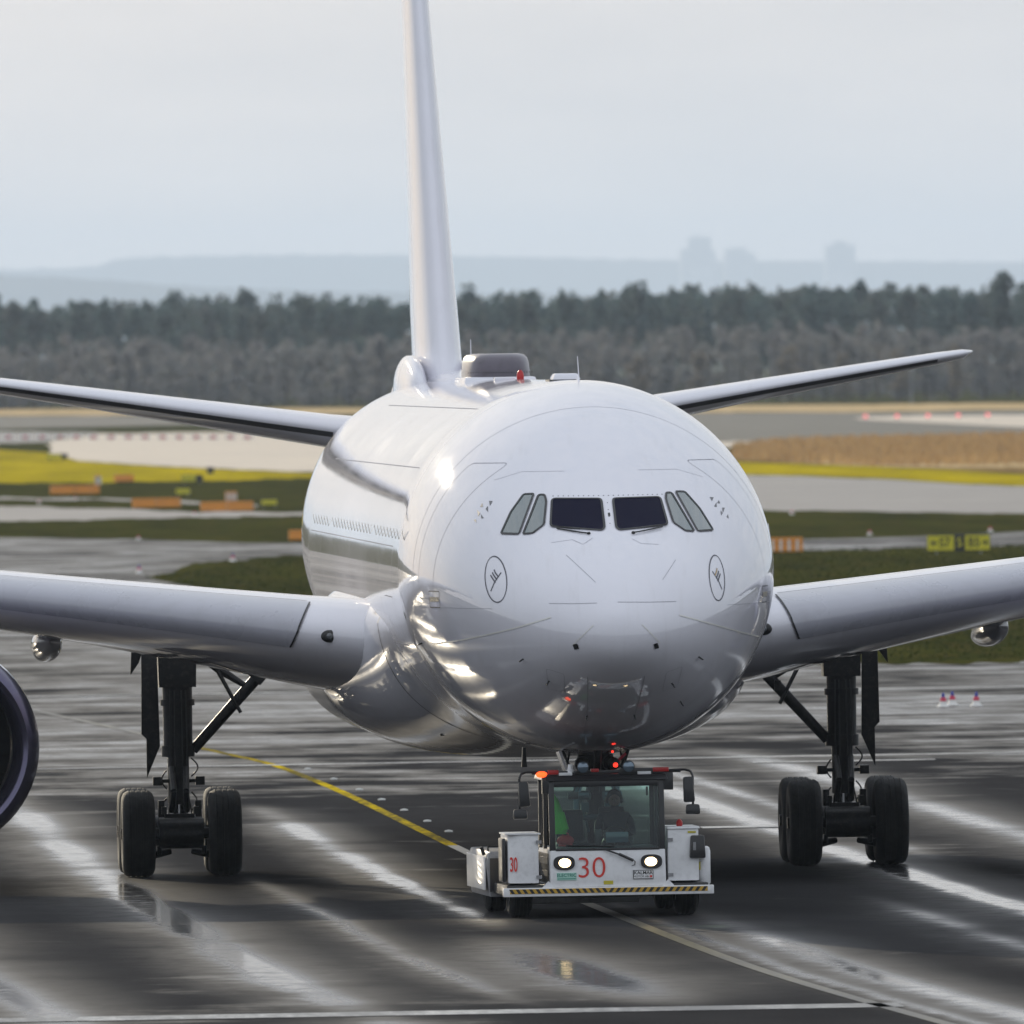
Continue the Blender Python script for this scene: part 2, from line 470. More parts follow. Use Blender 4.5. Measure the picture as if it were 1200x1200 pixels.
def apron():
    ys = [-1200, -800, -600, -400] + list(np.arange(-390, 300, 3.0)) + list(np.arange(300, 561, 10.0))
    xs = [-400, -120, -60, -30, -15, 0, 15, 30, 60, 120, 400]
    mb = MB()
    vs = [(x, y, .004) for y in ys for x in xs]
    n = len(xs)
    mb.add(vs, [(j*n+i, j*n+i+1, (j+1)*n+i+1, (j+1)*n+i) for j in range(len(ys)-1) for i in range(n-1)])
    o = mb.build('apron', M_wet)
    me = o.data; ul = me.uv_layers.new(name='track')
    for lp in me.loops:
        p = me.vertices[lp.vertex_index].co; ul.data[lp.index].uv = (p.x-line_x(p.y), p.y)
    o['kind'] = 'structure'
apron()
POLY = {
    'grass_island': [(8.2, 476.3), (12.2, 523.6), (14.8, 537.4), (17.2, 544.6), (26.7, 535.5), (36.1, 538.1), (43.0, 535.5), (47.4, 545.6), (66.9, 525.3), (36.5, 226.4), (23.8, 236.2), (20.0, 236.0), (16.1, 238.8), (11.1, 302.9), (9.6, 400.0)] ,
    'far_apron_edge': [(-13.7, 723.1), (7.1, 657.2), (13.0, 636.6), (17.1, 610.5), (19.5, 601.7), (29.2, 583.5), (40.5, 583.9), (46.9, 589.4), (51.7, 603.0), (72.8, 583.9)] ,
    'taxi_left': [(-13.2, 939.0), (12.2, 863.7), (17.2, 831.0), (21.6, 794.1), (26.7, 782.6), (38.8, 767.9), (37.4, 740.0), (25.8, 759.6), (20.8, 758.4), (14.9, 753.4), (9.5, 753.1), (-13.5, 802.1)] ,
    'strip_left': [(-13.0, 1012.4), (14.0, 935.9), (20.8, 902.8), (26.1, 838.1), (25.6, 825.2), (20.3, 884.9), (13.5, 917.0), (-13.1, 991.1)] ,
    'taxi_right': [(59.1, 1088.6), (66.1, 1044.7), (68.9, 1004.7), (70.9, 968.9), (71.7, 919.9), (73.4, 888.6), (94.7, 798.5), (78.8, 642.4), (58.9, 697.9), (52.6, 730.1), (48.7, 745.1), (41.6, 768.0)] ,
    'yellow_left': [(-10.8, 1872.9), (30.3, 1596.0), (32.8, 1510.1), (31.0, 1366.0), (32.8, 1286.6), (37.3, 1205.2), (42.5, 1116.6), (40.9, 1077.4), (30.9, 1074.9), (23.0, 1066.4), (17.6, 1081.7), (-12.6, 1167.0)] ,
    'yellow_right': [(69.3, 1276.0), (75.2, 1197.7), (77.6, 1136.9), (79.5, 1093.6), (81.7, 997.2), (104.1, 890.7), (95.0, 801.5), (73.7, 892.2), (71.9, 923.7), (71.2, 973.0), (69.2, 1009.0), (66.1, 1050.0), (59.6, 1098.3)] ,
    'sand_left': [(31.0, 1366.0), (32.8, 1510.1), (39.5, 1753.8), (51.0, 1966.1), (73.8, 1911.4), (87.4, 1842.5), (52.9, 1131.1), (43.0, 1126.8), (37.7, 1216.7), (33.2, 1299.4)] ,
    'concrete_left': [(-9.6, 2334.9), (42.1, 2072.6), (51.8, 1992.4), (40.0, 1775.3), (33.7, 1732.0), (-10.4, 2025.8)] ,
    'brown_right': [(87.9, 1403.6), (98.8, 1494.3), (108.6, 1514.6), (122.8, 1538.7), (157.6, 1416.9), (104.8, 897.9), (82.3, 1005.8), (79.8, 1098.5), (77.9, 1142.1), (75.9, 1209.1)] ,
    'sand_right': [(78.0, 1201.8), (83.0, 1144.3), (94.8, 1170.3), (123.5, 1081.4), (115.2, 999.9), (87.1, 1068.8), (80.2, 1103.5), (78.3, 1147.4)] ,
    'pale_right': [(81.8, 1505.6), (88.3, 1411.0), (100.5, 1508.0), (94.6, 1512.7), (83.7, 1539.1)] ,
    'grey_right': [(132.1, 2426.0), (145.0, 2333.1), (156.7, 2273.5), (176.9, 2250.4), (216.4, 1995.4), (157.6, 1416.9), (122.8, 1538.7), (109.8, 1531.4), (99.9, 1510.7), (95.1, 1521.1), (84.6, 1556.4)] ,
    'runway_right': [(145.8, 2096.8), (164.1, 2081.2), (203.6, 1869.3), (170.6, 1545.1), (137.2, 1727.1), (140.1, 2012.7)] ,
    'sand_far': [(-6.4, 3571.5), (68.7, 3147.3), (117.1, 2902.7), (150.5, 2764.3), (181.2, 2637.2), (202.4, 2585.9), (243.8, 2263.9), (219.2, 2022.4), (179.5, 2283.7), (157.8, 2290.4), (133.1, 2444.9), (103.5, 2576.4), (59.4, 2772.3), (-7.6, 3105.1)] ,
    'runway_left': [(-7.8, 3047.5), (58.2, 2725.3), (101.8, 2535.1), (89.6, 2243.4), (44.3, 2161.0), (-9.5, 2370.4)] ,
}
edge = POLY['far_apron_edge']
sheet('taxiway_crossing', edge + [(60.0, 545.0), (edge[0][0], 545.0)], .008, M_wet, True)
Z = {'grass_island': (.014, G_dark, 'grass_island'), 'taxi_left': (.010, G_conc, 'taxiway'), 'strip_left': (.012, G_conc, 'service_road'),
     'taxi_right': (.010, G_conc, 'taxiway'), 'yellow_left': (.014, G_yel, 'mown_grass'), 'yellow_right': (.022, G_yel, 'mown_grass'),
     'sand_left': (.018, G_pale, 'concrete_field'), 'concrete_left': (.026, G_conc, 'taxiway'), 'brown_right': (.016, G_tan, 'dry_grass'),
     'sand_right': (.028, G_sand, 'sand_strip'), 'pale_right': (.030, G_pale, 'service_road'), 'grey_right': (.012, G_grey, 'taxiway'),
     'runway_right': (.034, G_pale, 'runway'), 'sand_far': (.020, G_sand, 'sand_strip'), 'runway_left': (.024, G_grey, 'runway')}
for k, (z, m, nm) in Z.items():
    sheet(nm, POLY[k], z, m, ragged=.016)

# painted markings on the apron
def worn_paint(name, col, bare, lo, hi):
    m, nt, b = base_mat(name)
    tc = nd(nt, 'ShaderNodeTexCoord').outputs['Object']
    n = noise_(nt, scaled(nt, tc, (6, .8, 1)), 1.0, 6, .7)
    n2 = noise_(nt, scaled(nt, tc, (.3, .04, 1)), 1.0, 3, .6)
    k = smooth_(nt, math_(nt, 'MULTIPLY_ADD', n2, .7, math_(nt, 'MULTIPLY', n, .5)), lo, hi)
    nt.links.new(mixc(nt, k, bare, col), b.inputs['Base Color'])
    b.inputs['Roughness'].default_value = .6; b.inputs['Specular IOR Level'].default_value = .0
    return m
M_yline = worn_paint('worn_yellow_paint', (.56, .41, .015), (.14, .115, .04), .50, .72)
M_wline = worn_paint('worn_white_paint', (.55, .55, .53), (.04, .04, .04), .50, .80)
M_wline.node_tree.nodes['Principled BSDF'].inputs['Specular IOR Level'].default_value = .3
M_wline.node_tree.nodes['Principled BSDF'].inputs['Roughness'].default_value = .3
def strip_path(name, pts, w, mat, z):
    mb = MB(); vs = []
    for x, y in pts: vs += [(x-w/2, y, z), (x+w/2, y, z)]
    mb.add(vs, [(2*i, 2*i+1, 2*i+3, 2*i+2) for i in range(len(pts)-1)])
    o = mb.build(name, mat); o['kind'] = 'structure'
    return o
M_yold = worn_paint('faded_yellow_paint', (.12, .105, .055), (.04, .039, .035), .50, .80)
M_yold.node_tree.nodes['Principled BSDF'].inputs['Specular IOR Level'].default_value = .08
M_yold.node_tree.nodes['Principled BSDF'].inputs['Roughness'].default_value = .35
strip_path('guide_line', [(line_x(y), y) for y in np.arange(48, 140, 2.0)], .20, M_yline, .009)
strip_path('guide_line', [(line_x(y), y) for y in np.arange(-120, 50, 2.0)], .20, M_yold, .013)
strip_path('guide_line', [(line_x(y), y) for y in np.arange(138, 242, 2.0)], .20, M_yold, .013)
sheet('white_line', [(-9, 117.2), (22, 117.2), (22, 118.1), (-9, 118.1)], .013, M_wline)
sheet('white_line', [(-14, -39.2), (1.4, -39.2), (1.4, -37.6), (-14, -37.6)], .013, M_wline)
sheet('white_line', [(4.6, 57.0), (6.3, 57.0), (6.3, 58.2), (4.6, 58.2)], .017, M_wline)
sheet('white_line', [(8.9, 111.6), (12.6, 111.6), (12.6, 112.4), (8.9, 112.4)], .017, M_wline)
sheet('white_line', [(10, 196), (40, 196), (40, 197.6), (10, 197.6)], .013, M_wline)
sheet('white_line', [(-12, 205), (10, 205), (10, 206.2), (-12, 206.2)], .021, M_wline)

# =================================================================== AIRLINER
plane = empty('airliner', (0, 0, 0))
tag(plane, 'large white twin-engine airliner being pushed back nose-on, its tail rising out of view', 'airplane')

ZC = 5.14
XS = [0, .06, .25, .5, 1, 1.5, 2, 2.5, 3, 4, 5, 6, 7, 8, 9, 10]
fW = pchip(np.sqrt(XS), [0, .34, .66, .91, 1.27, 1.53, 1.74, 1.92, 2.07, 2.33, 2.52, 2.66, 2.75, 2.80, 2.82, 2.82])
fT = pchip(np.sqrt(XS), [-.92, -.66, -.42, -.20, .13, .39, .62, .88, 1.14, 1.62, 2.01, 2.32, 2.55, 2.70, 2.79, 2.82])
fB = pchip(np.sqrt(XS), [-.92, -1.16, -1.36, -1.52, -1.76, -1.94, -2.09, -2.22, -2.33, -2.51, -2.64, -2.73, -2.79, -2.815, -2.82, -2.82])
fZ = pchip(np.sqrt(XS), [-.92, -.91, -.88, -.84, -.75, -.66, -.58, -.51, -.44, -.32, -.21, -.12, -.06, -.02, 0, 0])
tY = [42, 46, 50, 54, 58, 61, 62.6]
tW = pchip(tY, [2.82, 2.78, 2.55, 2.08, 1.35, .72, .30])
tT = pchip(tY, [2.82, 2.82, 2.80, 2.72, 2.45, 2.05, 1.70])
tB = pchip(tY, [-2.82, -2.55, -1.75, -.75, .35, 1.0, 1.25])
_s = np.linspace(0, math.sqrt(10), 1500)
_tab = [f(_s).tolist() for f in (fW, fT, fB, fZ)]
def sec(x):
    if x > 42: return float(tW(x)), float(tT(x)), float(tB(x)), float((tT(x)+tB(x))/2)
    q = min(math.sqrt(max(x, 0))/_s[-1]*1499, 1498.999); i = int(q); k = q-i
    return tuple(t[i]*(1-k)+t[i+1]*k for t in _tab)
def fus_pt(x, a):
    """a: 0 crown, pi/2 image right, pi keel"""
    w, t, b, zw = sec(x); c = math.cos(a)
    return (w*math.sin(a), x, ZC + zw + ((t-zw) if c > 0 else (zw-b))*c)
def ysurf(X, Zv):
    z = Zv-ZC; lo, hi = 1e-4, 10.0
    for _ in range(40):
        m = (lo+hi)/2; w, t, b, zw = sec(m); h = (t-zw) if z > zw else (zw-b)
        if (X/w)**2+((z-zw)/max(h, 1e-4))**2 > 1: lo = m
        else: hi = m
    return hi
def xsurf(Y, Zv, side):
    w, t, b, zw = sec(Y); z = Zv-ZC; h = (t-zw) if z > zw else (zw-b)
    return side*w*math.sqrt(max(0, 1-((z-zw)/h)**2))
def nrm_front(X, Zv):
    e = .02
    dy_dx = (ysurf(X+e, Zv)-ysurf(X-e, Zv))/(2*e); dy_dz = (ysurf(X, Zv+e)-ysurf(X, Zv-e))/(2*e)
    return Vector((dy_dx, -1, dy_dz)).normalized()

def make_fuselage():
    st = list((np.linspace(.02, math.sqrt(10), 90))**2) + list(np.linspace(10.4, 42, 64)) + list(np.linspace(42.6, 62.6, 44))
    n = 128
    rings = [[fus_pt(x, 2*math.pi*i/n) for i in range(n)] for x in st]
    return MB().loft(rings).build('fuselage', MW, plane, smooth=True, ang=60)
fus = make_fuselage()

def front_patch(poly, off, thick=0.0):
    """a polygon given in front view (x, z), laid on the nose skin"""
    me = bpy.data.meshes.new('p'); bm = bmesh.new()
    vs = [bm.verts.new((x, 0, z)) for x, z in poly]; bm.faces.new(vs)
    bmesh.ops.triangulate(bm, faces=bm.faces[:])
    for _ in range(4): 
        long = [e for e in bm.edges if e.calc_length() > .10]
        if long: bmesh.ops.subdivide_edges(bm, edges=long, cuts=1, use_grid_fill=False); bmesh.ops.triangulate(bm, faces=bm.faces[:])
    vs = []; fs = []
    bm.verts.index_update()
    for v in bm.verts:
        X, Zv = v.co.x, v.co.z
        p = Vector((X, ysurf(X, Zv), Zv)) + nrm_front(X, Zv)*off
        vs.append(tuple(p))
    for f in bm.faces: fs.append(tuple(x.index for x in f.verts))
    bm.free()
    mb = MB(); mb.add(vs, fs); return mb
def densify(poly, step=.06, closed=True):
    out = []; n = len(poly)
    for i in range(n if closed else n-1):
        a, b = poly[i], poly[(i+1) % n]; L = math.dist(a, b); k = max(1, int(L/step))
        out += [(a[0]+(b[0]-a[0])*j/k, a[1]+(b[1]-a[1])*j/k) for j in range(k)]
    if not closed: out.append(poly[-1])
    return out
def rounded(poly, r=.05, seg=4):
    out = []; n = len(poly)
    for i in range(n):
        p0, p1, p2 = Vector((*poly[i-1], 0)), Vector((*poly[i], 0)), Vector((*poly[(i+1) % n], 0))
        rr = min(r, (p0-p1).length*.4, (p2-p1).length*.4)
        a = p1+(p0-p1).normalized()*rr; b = p1+(p2-p1).normalized()*rr
        for k in range(seg+1):
            t = k/seg; q = a*(1-t)**2+p1*2*t*(1-t)+b*t*t; out.append((q.x, q.y))
    return out
def front_line(pts, w, off=.004, closed=False):
    """a ribbon of width w along a front-view polyline, on the skin"""
    pts = densify(pts, .05, closed); mb = MB(); vs = []
    P = []
    for (x, z) in pts: P.append((Vector((x, ysurf(x, z), z)), nrm_front(x, z)))
    n = len(P)
    for i, (p, nn) in enumerate(P):
        a = P[(i-1) % n][0] if (closed or i > 0) else p; b = P[(i+1) % n][0] if (closed or i < n-1) else p
        t = (b-a).normalized(); s = t.cross(nn).normalized()
        vs += [p+s*w/2+nn*off, p-s*w/2+nn*off]
    m = n if closed else n-1
    mb.add(vs, [(2*i, 2*i+1, (2*i+3) % (2*n), (2*i+2) % (2*n)) for i in range(m)])
    return mb
def skin_line(pts, w, off=.004, side=-1, closed=False):
    """the same for a polyline given in side view (y, z)"""
    mb = MB(); P = []
    for y, z in pts:
        e = .03
        p = Vector((xsurf(y, z, side), y, z))
        a = Vector((xsurf(y+e, z, side), y+e, z))-p; b = Vector((xsurf(y, z+e, side), y, z+e))-p
        nn = a.cross(b).normalized()
        if nn.x*side < 0: nn = -nn
        P.append((p, nn))
    n = len(P); vs = []
    for i, (p, nn) in enumerate(P):
        a = P[(i-1) % n][0] if (closed or i > 0) else p; b = P[(i+1) % n][0] if (closed or i < n-1) else p
        t = (b-a).normalized(); s = t.cross(nn).normalized()
        vs += [p+s*w/2+nn*off, p-s*w/2+nn*off]
    m = n if closed else n-1
    mb.add(vs, [(2*i, 2*i+1, (2*i+3) % (2*n), (2*i+2) % (2*n)) for i in range(m)])
    return mb

# cockpit glazing
WS = [(.085, 6.205), (.80, 6.215), (.865, 5.81), (.13, 5.745), (.085, 5.785)]
W2 = [(.90, 6.275), (.985, 6.275), (1.265, 5.705), (1.13, 5.715), (.955, 5.84), (.885, 6.18)]
W3 = [(1.05, 6.29), (1.195, 6.285), (1.40, 6.03), (1.57, 5.715), (1.32, 5.705)]
for s in (-1, 1):
    for nm, poly, mt, rr in (('windshield', WS, M_cglass, .05), ('cockpit_side_window', W2, M_sglass, .03), ('cockpit_side_window', W3, M_sglass, .03)):
        p = rounded([(x*s + .03, z) for x, z in poly], rr)
        pane = front_patch(p, .008).build(nm, mt, plane, smooth=True)
        front_line(p, .034, .016, True).build('window_seal', M_black, pane)
    # wiper
    wb = MB()
    wp = [(.78, 5.79), (.60, 5.755), (.42, 5.725), (.33, 5.715)]
    for a, b in zip(wp[:-1], wp[1:]):
        A = Vector((a[0]*s+.03, ysurf(a[0]*s, a[1])-.05, a[1])); B = Vector((b[0]*s+.03, ysurf(b[0]*s, b[1])-.05, b[1]))
        wb.tube(A, B, .011, .011, 6)
    e = Vector((.33*s+.03, ysurf(.33*s, 5.71)-.03, 5.71)); wb.ball(e, .03, .03, .025, 10, 6)
    wb.tube(Vector((.86*s+.03, ysurf(.86*s, 5.83)-.045, 5.83)), Vector((.45*s+.03, ysurf(.45*s, 5.74)-.045, 5.775)), .008, .008, 6)
    wb.build('windshield_wiper', M_black, plane, smooth=True)
rv = MB()
for k in range(23):
    x = -.78+k*.0735+.03; z = 6.255+.004*abs(k-11)/11
    rv.ball((x, ysurf(x, z)-.004, z), .009, .006, .009, 6, 4)
for z in (5.85, 5.95, 6.05, 6.15):
    rv.ball((.03, ysurf(0, z)-.004, z), .008, .006, .008, 6, 4)
rv.build('window_frame_screws', M_seam, plane)['kind'] = 'stuff'
front_patch([(.018, 6.0), (.05, 6.0), (.05, 5.955), (.018, 5.955)], .006).build('ice_detector', M_black, plane)

# radome seams, lightning strips
front_line([(-.96, 4.70), (-.62, 4.695), (-.28, 4.70)], .010).build('radome_seam', M_hair, plane)
front_line([(.02, 4.71), (.5, 4.70), (.9, 4.70)], .010).build('radome_seam', M_hair, plane)
M_strip = paint('lightning_strip', (.75, .74, .70), .3)
front_line([(-.94, 4.50), (-1.4, 4.35), (-2.0, 4.18), (-2.45, 4.06)], .022, .008).build('lightning_strip', M_strip, plane)
front_line([(.94, 4.50), (1.4, 4.37), (2.0, 4.20), (2.40, 4.10)], .022, .008).build('lightning_strip', M_strip, plane)
front_line([(-.35, 4.38), (-.65, 4.09)], .014, .006).build('lightning_strip', M_strip, plane)
front_line([(.36, 4.38), (.63, 4.10)], .014, .006).build('lightning_strip', M_strip, plane)
for pts in ([(-.85, 5.58), (-.55, 5.62), (-.40, 5.55), (-.25, 5.64)], [(.33, 5.62), (.45, 5.55), (.72, 5.53)], [(-.66, 5.40), (-.28, 5.00)], [(.95, 5.3), (.72, 5.02)]):
    front_line(pts, .008).build('nose_panel_seam', M_hair, plane)

# probes
def probe(x, z, L=.12):
    p = Vector((x, ysurf(x, z), z)); n = nrm_front(x, z); mb = MB()
    mb.tube(p-n*.02, p+n*.07, .014, .012, 8); mb.tube(p+n*.07+Vector((0, .02, 0)), p+n*.07+Vector((0, -L, 0)), .012, .008, 8)
    mb.build('pitot_probe', M_black, plane, smooth=True)
for x, z in ((-1.32, 3.88), (1.26, 3.87), (.86, 3.49), (-2.55, 4.06), (-.95, 3.55), (1.05, 3.2), (.35, 3.02), (-.35, 3.02)): probe(x, z)
for x, z in ((-.60, 4.07), (.57, 4.06)):
    front_patch(rounded([(x-.045, z+.03), (x+.02, z+.045), (x+.045, z-.03), (x-.02, z-.045)], .01), .01).build('drain_mast', M_black, plane)

# round crane emblem: ring, bird, on both cheeks
def emblem(cx, cz, ax, az, s):
    def q(u, v): return (cx+u*ax, cz+v*az)
    ring = [q(math.cos(2*math.pi*i/48), math.sin(2*math.pi*i/48)) for i in range(48)]
    e = front_line(ring, .019, .006, True).build('emblem_ring', M_logo, plane)
    front_line([q(-.55*s, .30), q(-.20*s, .10), q(.15*s, -.12), q(.55*s, -.52)], .024, .007).build('emblem_bird', M_logo, e)
    for k in range(3):
        front_line([q((-.25+.16*k)*s, .10-.12*k), q((.02+.18*k)*s, .30-.10*k), q((.10+.18*k)*s, .42-.12*k)], .020, .0075).build('emblem_wing_feather', M_gold if s > 0 and k == 0 else M_logo, e)
emblem(-1.665, 5.05, .145, .335, -1)
emblem(1.585, 5.02, .125, .33, 1)

# little pinwheel markings beside the cockpit
def pinwheel(s):
    cx, cz = 1.745*s, 6.05
    for k, (dx, dz, sz, ang) in enumerate(((.045, .12, 1.0, 20), (-.03, .075, .8, 200), (.03, .02, .9, 60), (-.045, -.03, 1.0, 250), (.0, -.095, .8, 110), (-.06, -.14, .7, 300))):
        x0, z0 = cx-s*(dx*1.3+dz*.35), cz+dz
        tri = []
        for j, rr in enumerate((.062, .05, .03)):
            a = R(ang+j*125*s); tri.append((x0+rr*sz*.62*math.cos(a), z0+rr*sz*math.sin(a)))
        P = [Vector((a, ysurf(a, b), b))+nrm_front(a, b)*.006 for a, b in tri]
        MB().add(P, [(0, 1, 2)]).build('pinwheel_marking', M_mark, plane)
M_mark = paint('grey_marking', (.13, .13, .14), .4)
pinwheel(-1); pinwheel(1)

# cabin doors and their hairline seams, handle recesses
def rect_line(y0, y1, z0, z1, r=.14):
    p = rounded([(y0, z0), (y1, z0), (y1, z1), (y0, z1)], r, 5)
    return densify(p, .08)
for s in (-1, 1):
    skin_line(rect_line(4.75, 5.85, 4.75, 6.75), .012, .004, s, True).build('cabin_door_outline', M_hair, plane)
    skin_line(rect_line(11.5, 14.2, 3.0, 4.7, .1), .010, .004, s, True).build('cargo_door_outline', M_hair, plane)
    skin_line(rect_line(4.35, 5.05, 4.62, 4.86, .03), .014, .005, s, True).build('pressure_port_outline', M_seam, plane)
    skin_line(densify([(4.4, 4.74), (5.0, 4.74)], .05, False), .07, .006, s).build('pressure_port', paint('port_metal', (.42, .38, .30), .35, metal=.6), plane)
# circumferential skin joints
for y in (6.4, 10.9, 15.6, 20.6, 26.2, 31.8, 37.2, 42.4):
    mb = MB(); vs = []; n = 96
    for i in range(n):
        p = Vector(fus_pt(y, 2*math.pi*i/n)); c = Vector((0, y, ZC)); d = (p-c).normalized()
        vs += [p+d*.003+Vector((0, -.006, 0)), p+d*.003+Vector((0, .006, 0))]
    mb.add(vs, [(2*i, 2*i+1, (2*i+3) % (2*n), (2*i+2) % (2*n)) for i in range(n)])
    mb.build('skin_joint', M_hair, plane)

# lengthwise lap joints
for a in (-2.0, -1.45, -1.0, -.55, .55, 1.0, 1.45, 2.0):
    vs = []
    ysl = np.linspace(10.9, 41.5, 24)
    for y in ysl:
        for da in (-.0025, .0025):
            p = Vector(fus_pt(y, a+da)); d = (p-Vector((0, y, ZC))).normalized(); vs.append(p+d*.003)
    MB().add(vs, [(2*i, 2*i+1, 2*i+3, 2*i+2) for i in range(len(ysl)-1)]).build('lap_joint', M_hair, plane)
for s in (-1, 1):
    skin_line([(1.0+.5*k, 4.62) for k in range(2, 12)], .008, .004, s).build('nose_lap_joint', M_hair, plane)
    front_line([(s*.55, 6.62), (s*1.15, 6.62), (s*1.55, 6.50)], .007).build('crown_panel_seam', M_hair, plane)
    front_line([(s*.42, 3.62), (s*.36, 3.10), (s*.33, 2.72)], .012).build('gear_bay_seam', M_hair, plane)
    front_line(rounded([(s*.75, 3.66), (s*1.0, 3.74), (s*.95, 3.44), (s*.72, 3.38)], .03), .008, .004, True).build('access_panel_outline', M_hair, plane)

# cabin windows: one oval pane in its frame, copied along both sides
def make_window():
    mb = MB(); n = 16; pts = []
    for i in range(n):
        t = 2*math.pi*i/n; c, s_ = math.cos(t), math.sin(t)
        pts.append((.115*math.copysign(abs(c)**.7, c), .165*math.copysign(abs(s_)**.7, s_)))
    mb.add([(0, y*.9, z*.9) for y, z in pts], [tuple(range(n))])
    return mb
M_wpane = paint('cabin_window_pane', (.06, .062, .07), .12, coat=1.0)
wproto = make_window().build('cabin_window', M_wpane, plane)
wme = wproto.data
first = True
for s in (-1, 1):
    for k in range(30):
        y = 8.0 + k*1.12
        if 17.4 < y < 18.9 or 33.2 < y < 34.6: continue
        o = wproto if first else link(wproto.copy(), plane)
        first = False
        z = 5.62; x = xsurf(y, z, s)
        o.location = (x+s*.006, y, z)
        o.rotation_euler = (0, R(10), math.pi) if s < 0 else (0, R(-10), 0)

# crown: satcom dome, small dome, blades, beacon, mast
dm = MB(); rings = []
for z, sx, sy in ((-.32, .56, 1.55), (.02, .56, 1.55), (.16, .545, 1.50), (.24, .52, 1.42), (.29, .47, 1.3), (.31, .36, 1.1)):
    ring = []
    for i in range(40):
        t = 2*math.pi*i/40; c, s_ = math.cos(t), math.sin(t)
        ring.append((sx*.96*math.copysign(abs(c)**.55, c), 35+sy*math.copysign(abs(s_)**.6, s_), 8.07+z))
    rings.append(ring)
dm.loft(rings).build('satcom_dome', M_radome, plane, smooth=True, ang=50)
MB().box(-.62, .62, 33.2, 36.9, 7.74, 8.00, (.04, .2)).build('dome_base_plate', MW, plane, bev=.05)
bl = MB()
for i in range(26):
    x = -.52+i*.0416; bl.ball((x, 33.44, 8.07), .010, .01, .010, 6, 4)
bl.build('dome_bolts', M_seam, plane)['kind'] = 'stuff'
MB().lathe([(-.02, .055), (.06, .06), (.12, .05), (.16, .02)], (0, 27.0, 7.95), 'Z', 14).build('beacon', M_red, plane, smooth=True)
MB().box(-.40, -.06, 27.3, 27.8, 7.90, 8.00).build('antenna_fairing', MW, plane, bev=.03)
MB().box(-.23, .23, 13.0, 14.0, 7.93, 8.06, (.05, .12)).build('antenna_housing', MW, plane, bev=.04)
MB().box(-.27, .27, 12.9, 14.1, 7.93, 7.968).build('antenna_base', M_seam, plane)
MB().tube((.02, 9.8, 7.9), (.0, 9.85, 8.32), .012, .006, 6).build('whip_antenna', MW, plane)
MB().tube((-.35, 36, 8.3), (-.35, 36.05, 8.62), .012, .006, 6).build('whip_antenna', MW, plane)
MB().loft([[(-.015, 9.6, 7.93), (.015, 9.6, 7.93), (.015, 10.0, 7.93), (-.015, 10.0, 7.93)], [(-.01, 9.75, 8.02), (.01, 9.75, 8.02), (.01, 9.95, 8.02), (-.01, 9.95, 8.02)]]).build('blade_antenna', MW, plane)

# fin and tail
def airfoil(n=22, tc=.12, camber=.0):
    up = []; lo = []
    for i in range(n+1):
        t = .5*(1-math.cos(math.pi*i/n))
        y = 5*tc*(.2969*math.sqrt(t)-.126*t-.3516*t*t+.2843*t**3-.1036*t**4)
        c = camber*4*t*(1-t)
        up.append((t, c+y)); lo.append((t, c-y))
    return up[::-1] + lo[1:-1]       # from the trailing edge over the top to the nose and back below
fin_rings = []
for z, le, ch, tc in ((7.5, 48.9, 9.6, .088), (8.4, 49.9, 8.9, .090), (9.2, 50.65, 8.4, .092), (12, 53.1, 6.7, .088), (15, 55.75, 4.95, .085), (17.0, 57.5, 3.8, .09), (17.15, 57.9, 3.3, .05)):
    fin_rings.append([(y*ch-.14-.012*(z-8), le+t*ch, z) for t, y in airfoil(22, tc)])
MB().loft(fin_rings).build('fin', MW, plane, smooth=True, ang=60)
rings = []
for t in np.linspace(0, 1, 16):
    y = 44.6+t*12; r = .02+.78*math.sin(math.pi*min(1, t*1.05)**.8*.5)*(1 if t < .8 else 1)
    hh = .05+.75*t
    rings.append([(r*math.copysign(abs(math.cos(a))**.9, math.cos(a))*.95, y, 7.72+hh*max(0, math.sin(a))**1.6 - .25*(math.sin(a) < 0)) for a in np.linspace(0, 2*math.pi, 28, endpoint=False)])
MB().loft(rings).build('fin_fillet', MW, plane, smooth=True, ang=60)
for s in (-1, 1):
    mb = MB(); mb.ball((-.66 if s < 0 else .40, 51.4, 7.72), .27, 3.2, .66 if s < 0 else .6, 24, 16)
    mb.build('fin_root_fairing', MW, plane, smooth=True)
def surface(name, secs, s, mat, n=24, camber=0.0, caps=True):
    rings = []
    for X, le, z, ch, tc, inc in secs:
        ci, si = math.cos(R(inc)), math.sin(R(inc))
        ring = []
        for t, h in airfoil(n, tc, camber):
            ring.append((s*X, le+ch*(t*ci+h*si), z+ch*(h*ci-t*si)))
        rings.append(ring)
    return MB().loft(rings, caps).build(name, mat, plane, smooth=True, ang=60)
STAB = [(.3, 52.6, 6.92, 6.3, .11, 1.5), (1.9, 53.8, 7.12, 5.5, .105, 1.5), (6, 56.9, 7.74, 3.7, .10, 1.5), (9.0, 59.15, 8.18, 2.35, .095, 1.5), (9.5, 59.7, 8.25, 1.9, .09, 1.5), (9.72, 60.6, 8.28, .9, .07, 1.5)]
for s in (-1, 1):
    st = surface('tailplane', STAB, s, MW)
    # dark erosion strip under the leading edge
    rings = []
    for X, le, z, ch, tc, inc in STAB[1:4]:
        af = airfoil(24, tc); k = 24
        rings.append([(s*X, le+ch*t-.006, z+ch*h-.004) for t, h in af[k+1:k+13]])
    MB().loft(rings, False, False).build('de_icing_boot', M_seam, st, smooth=True)

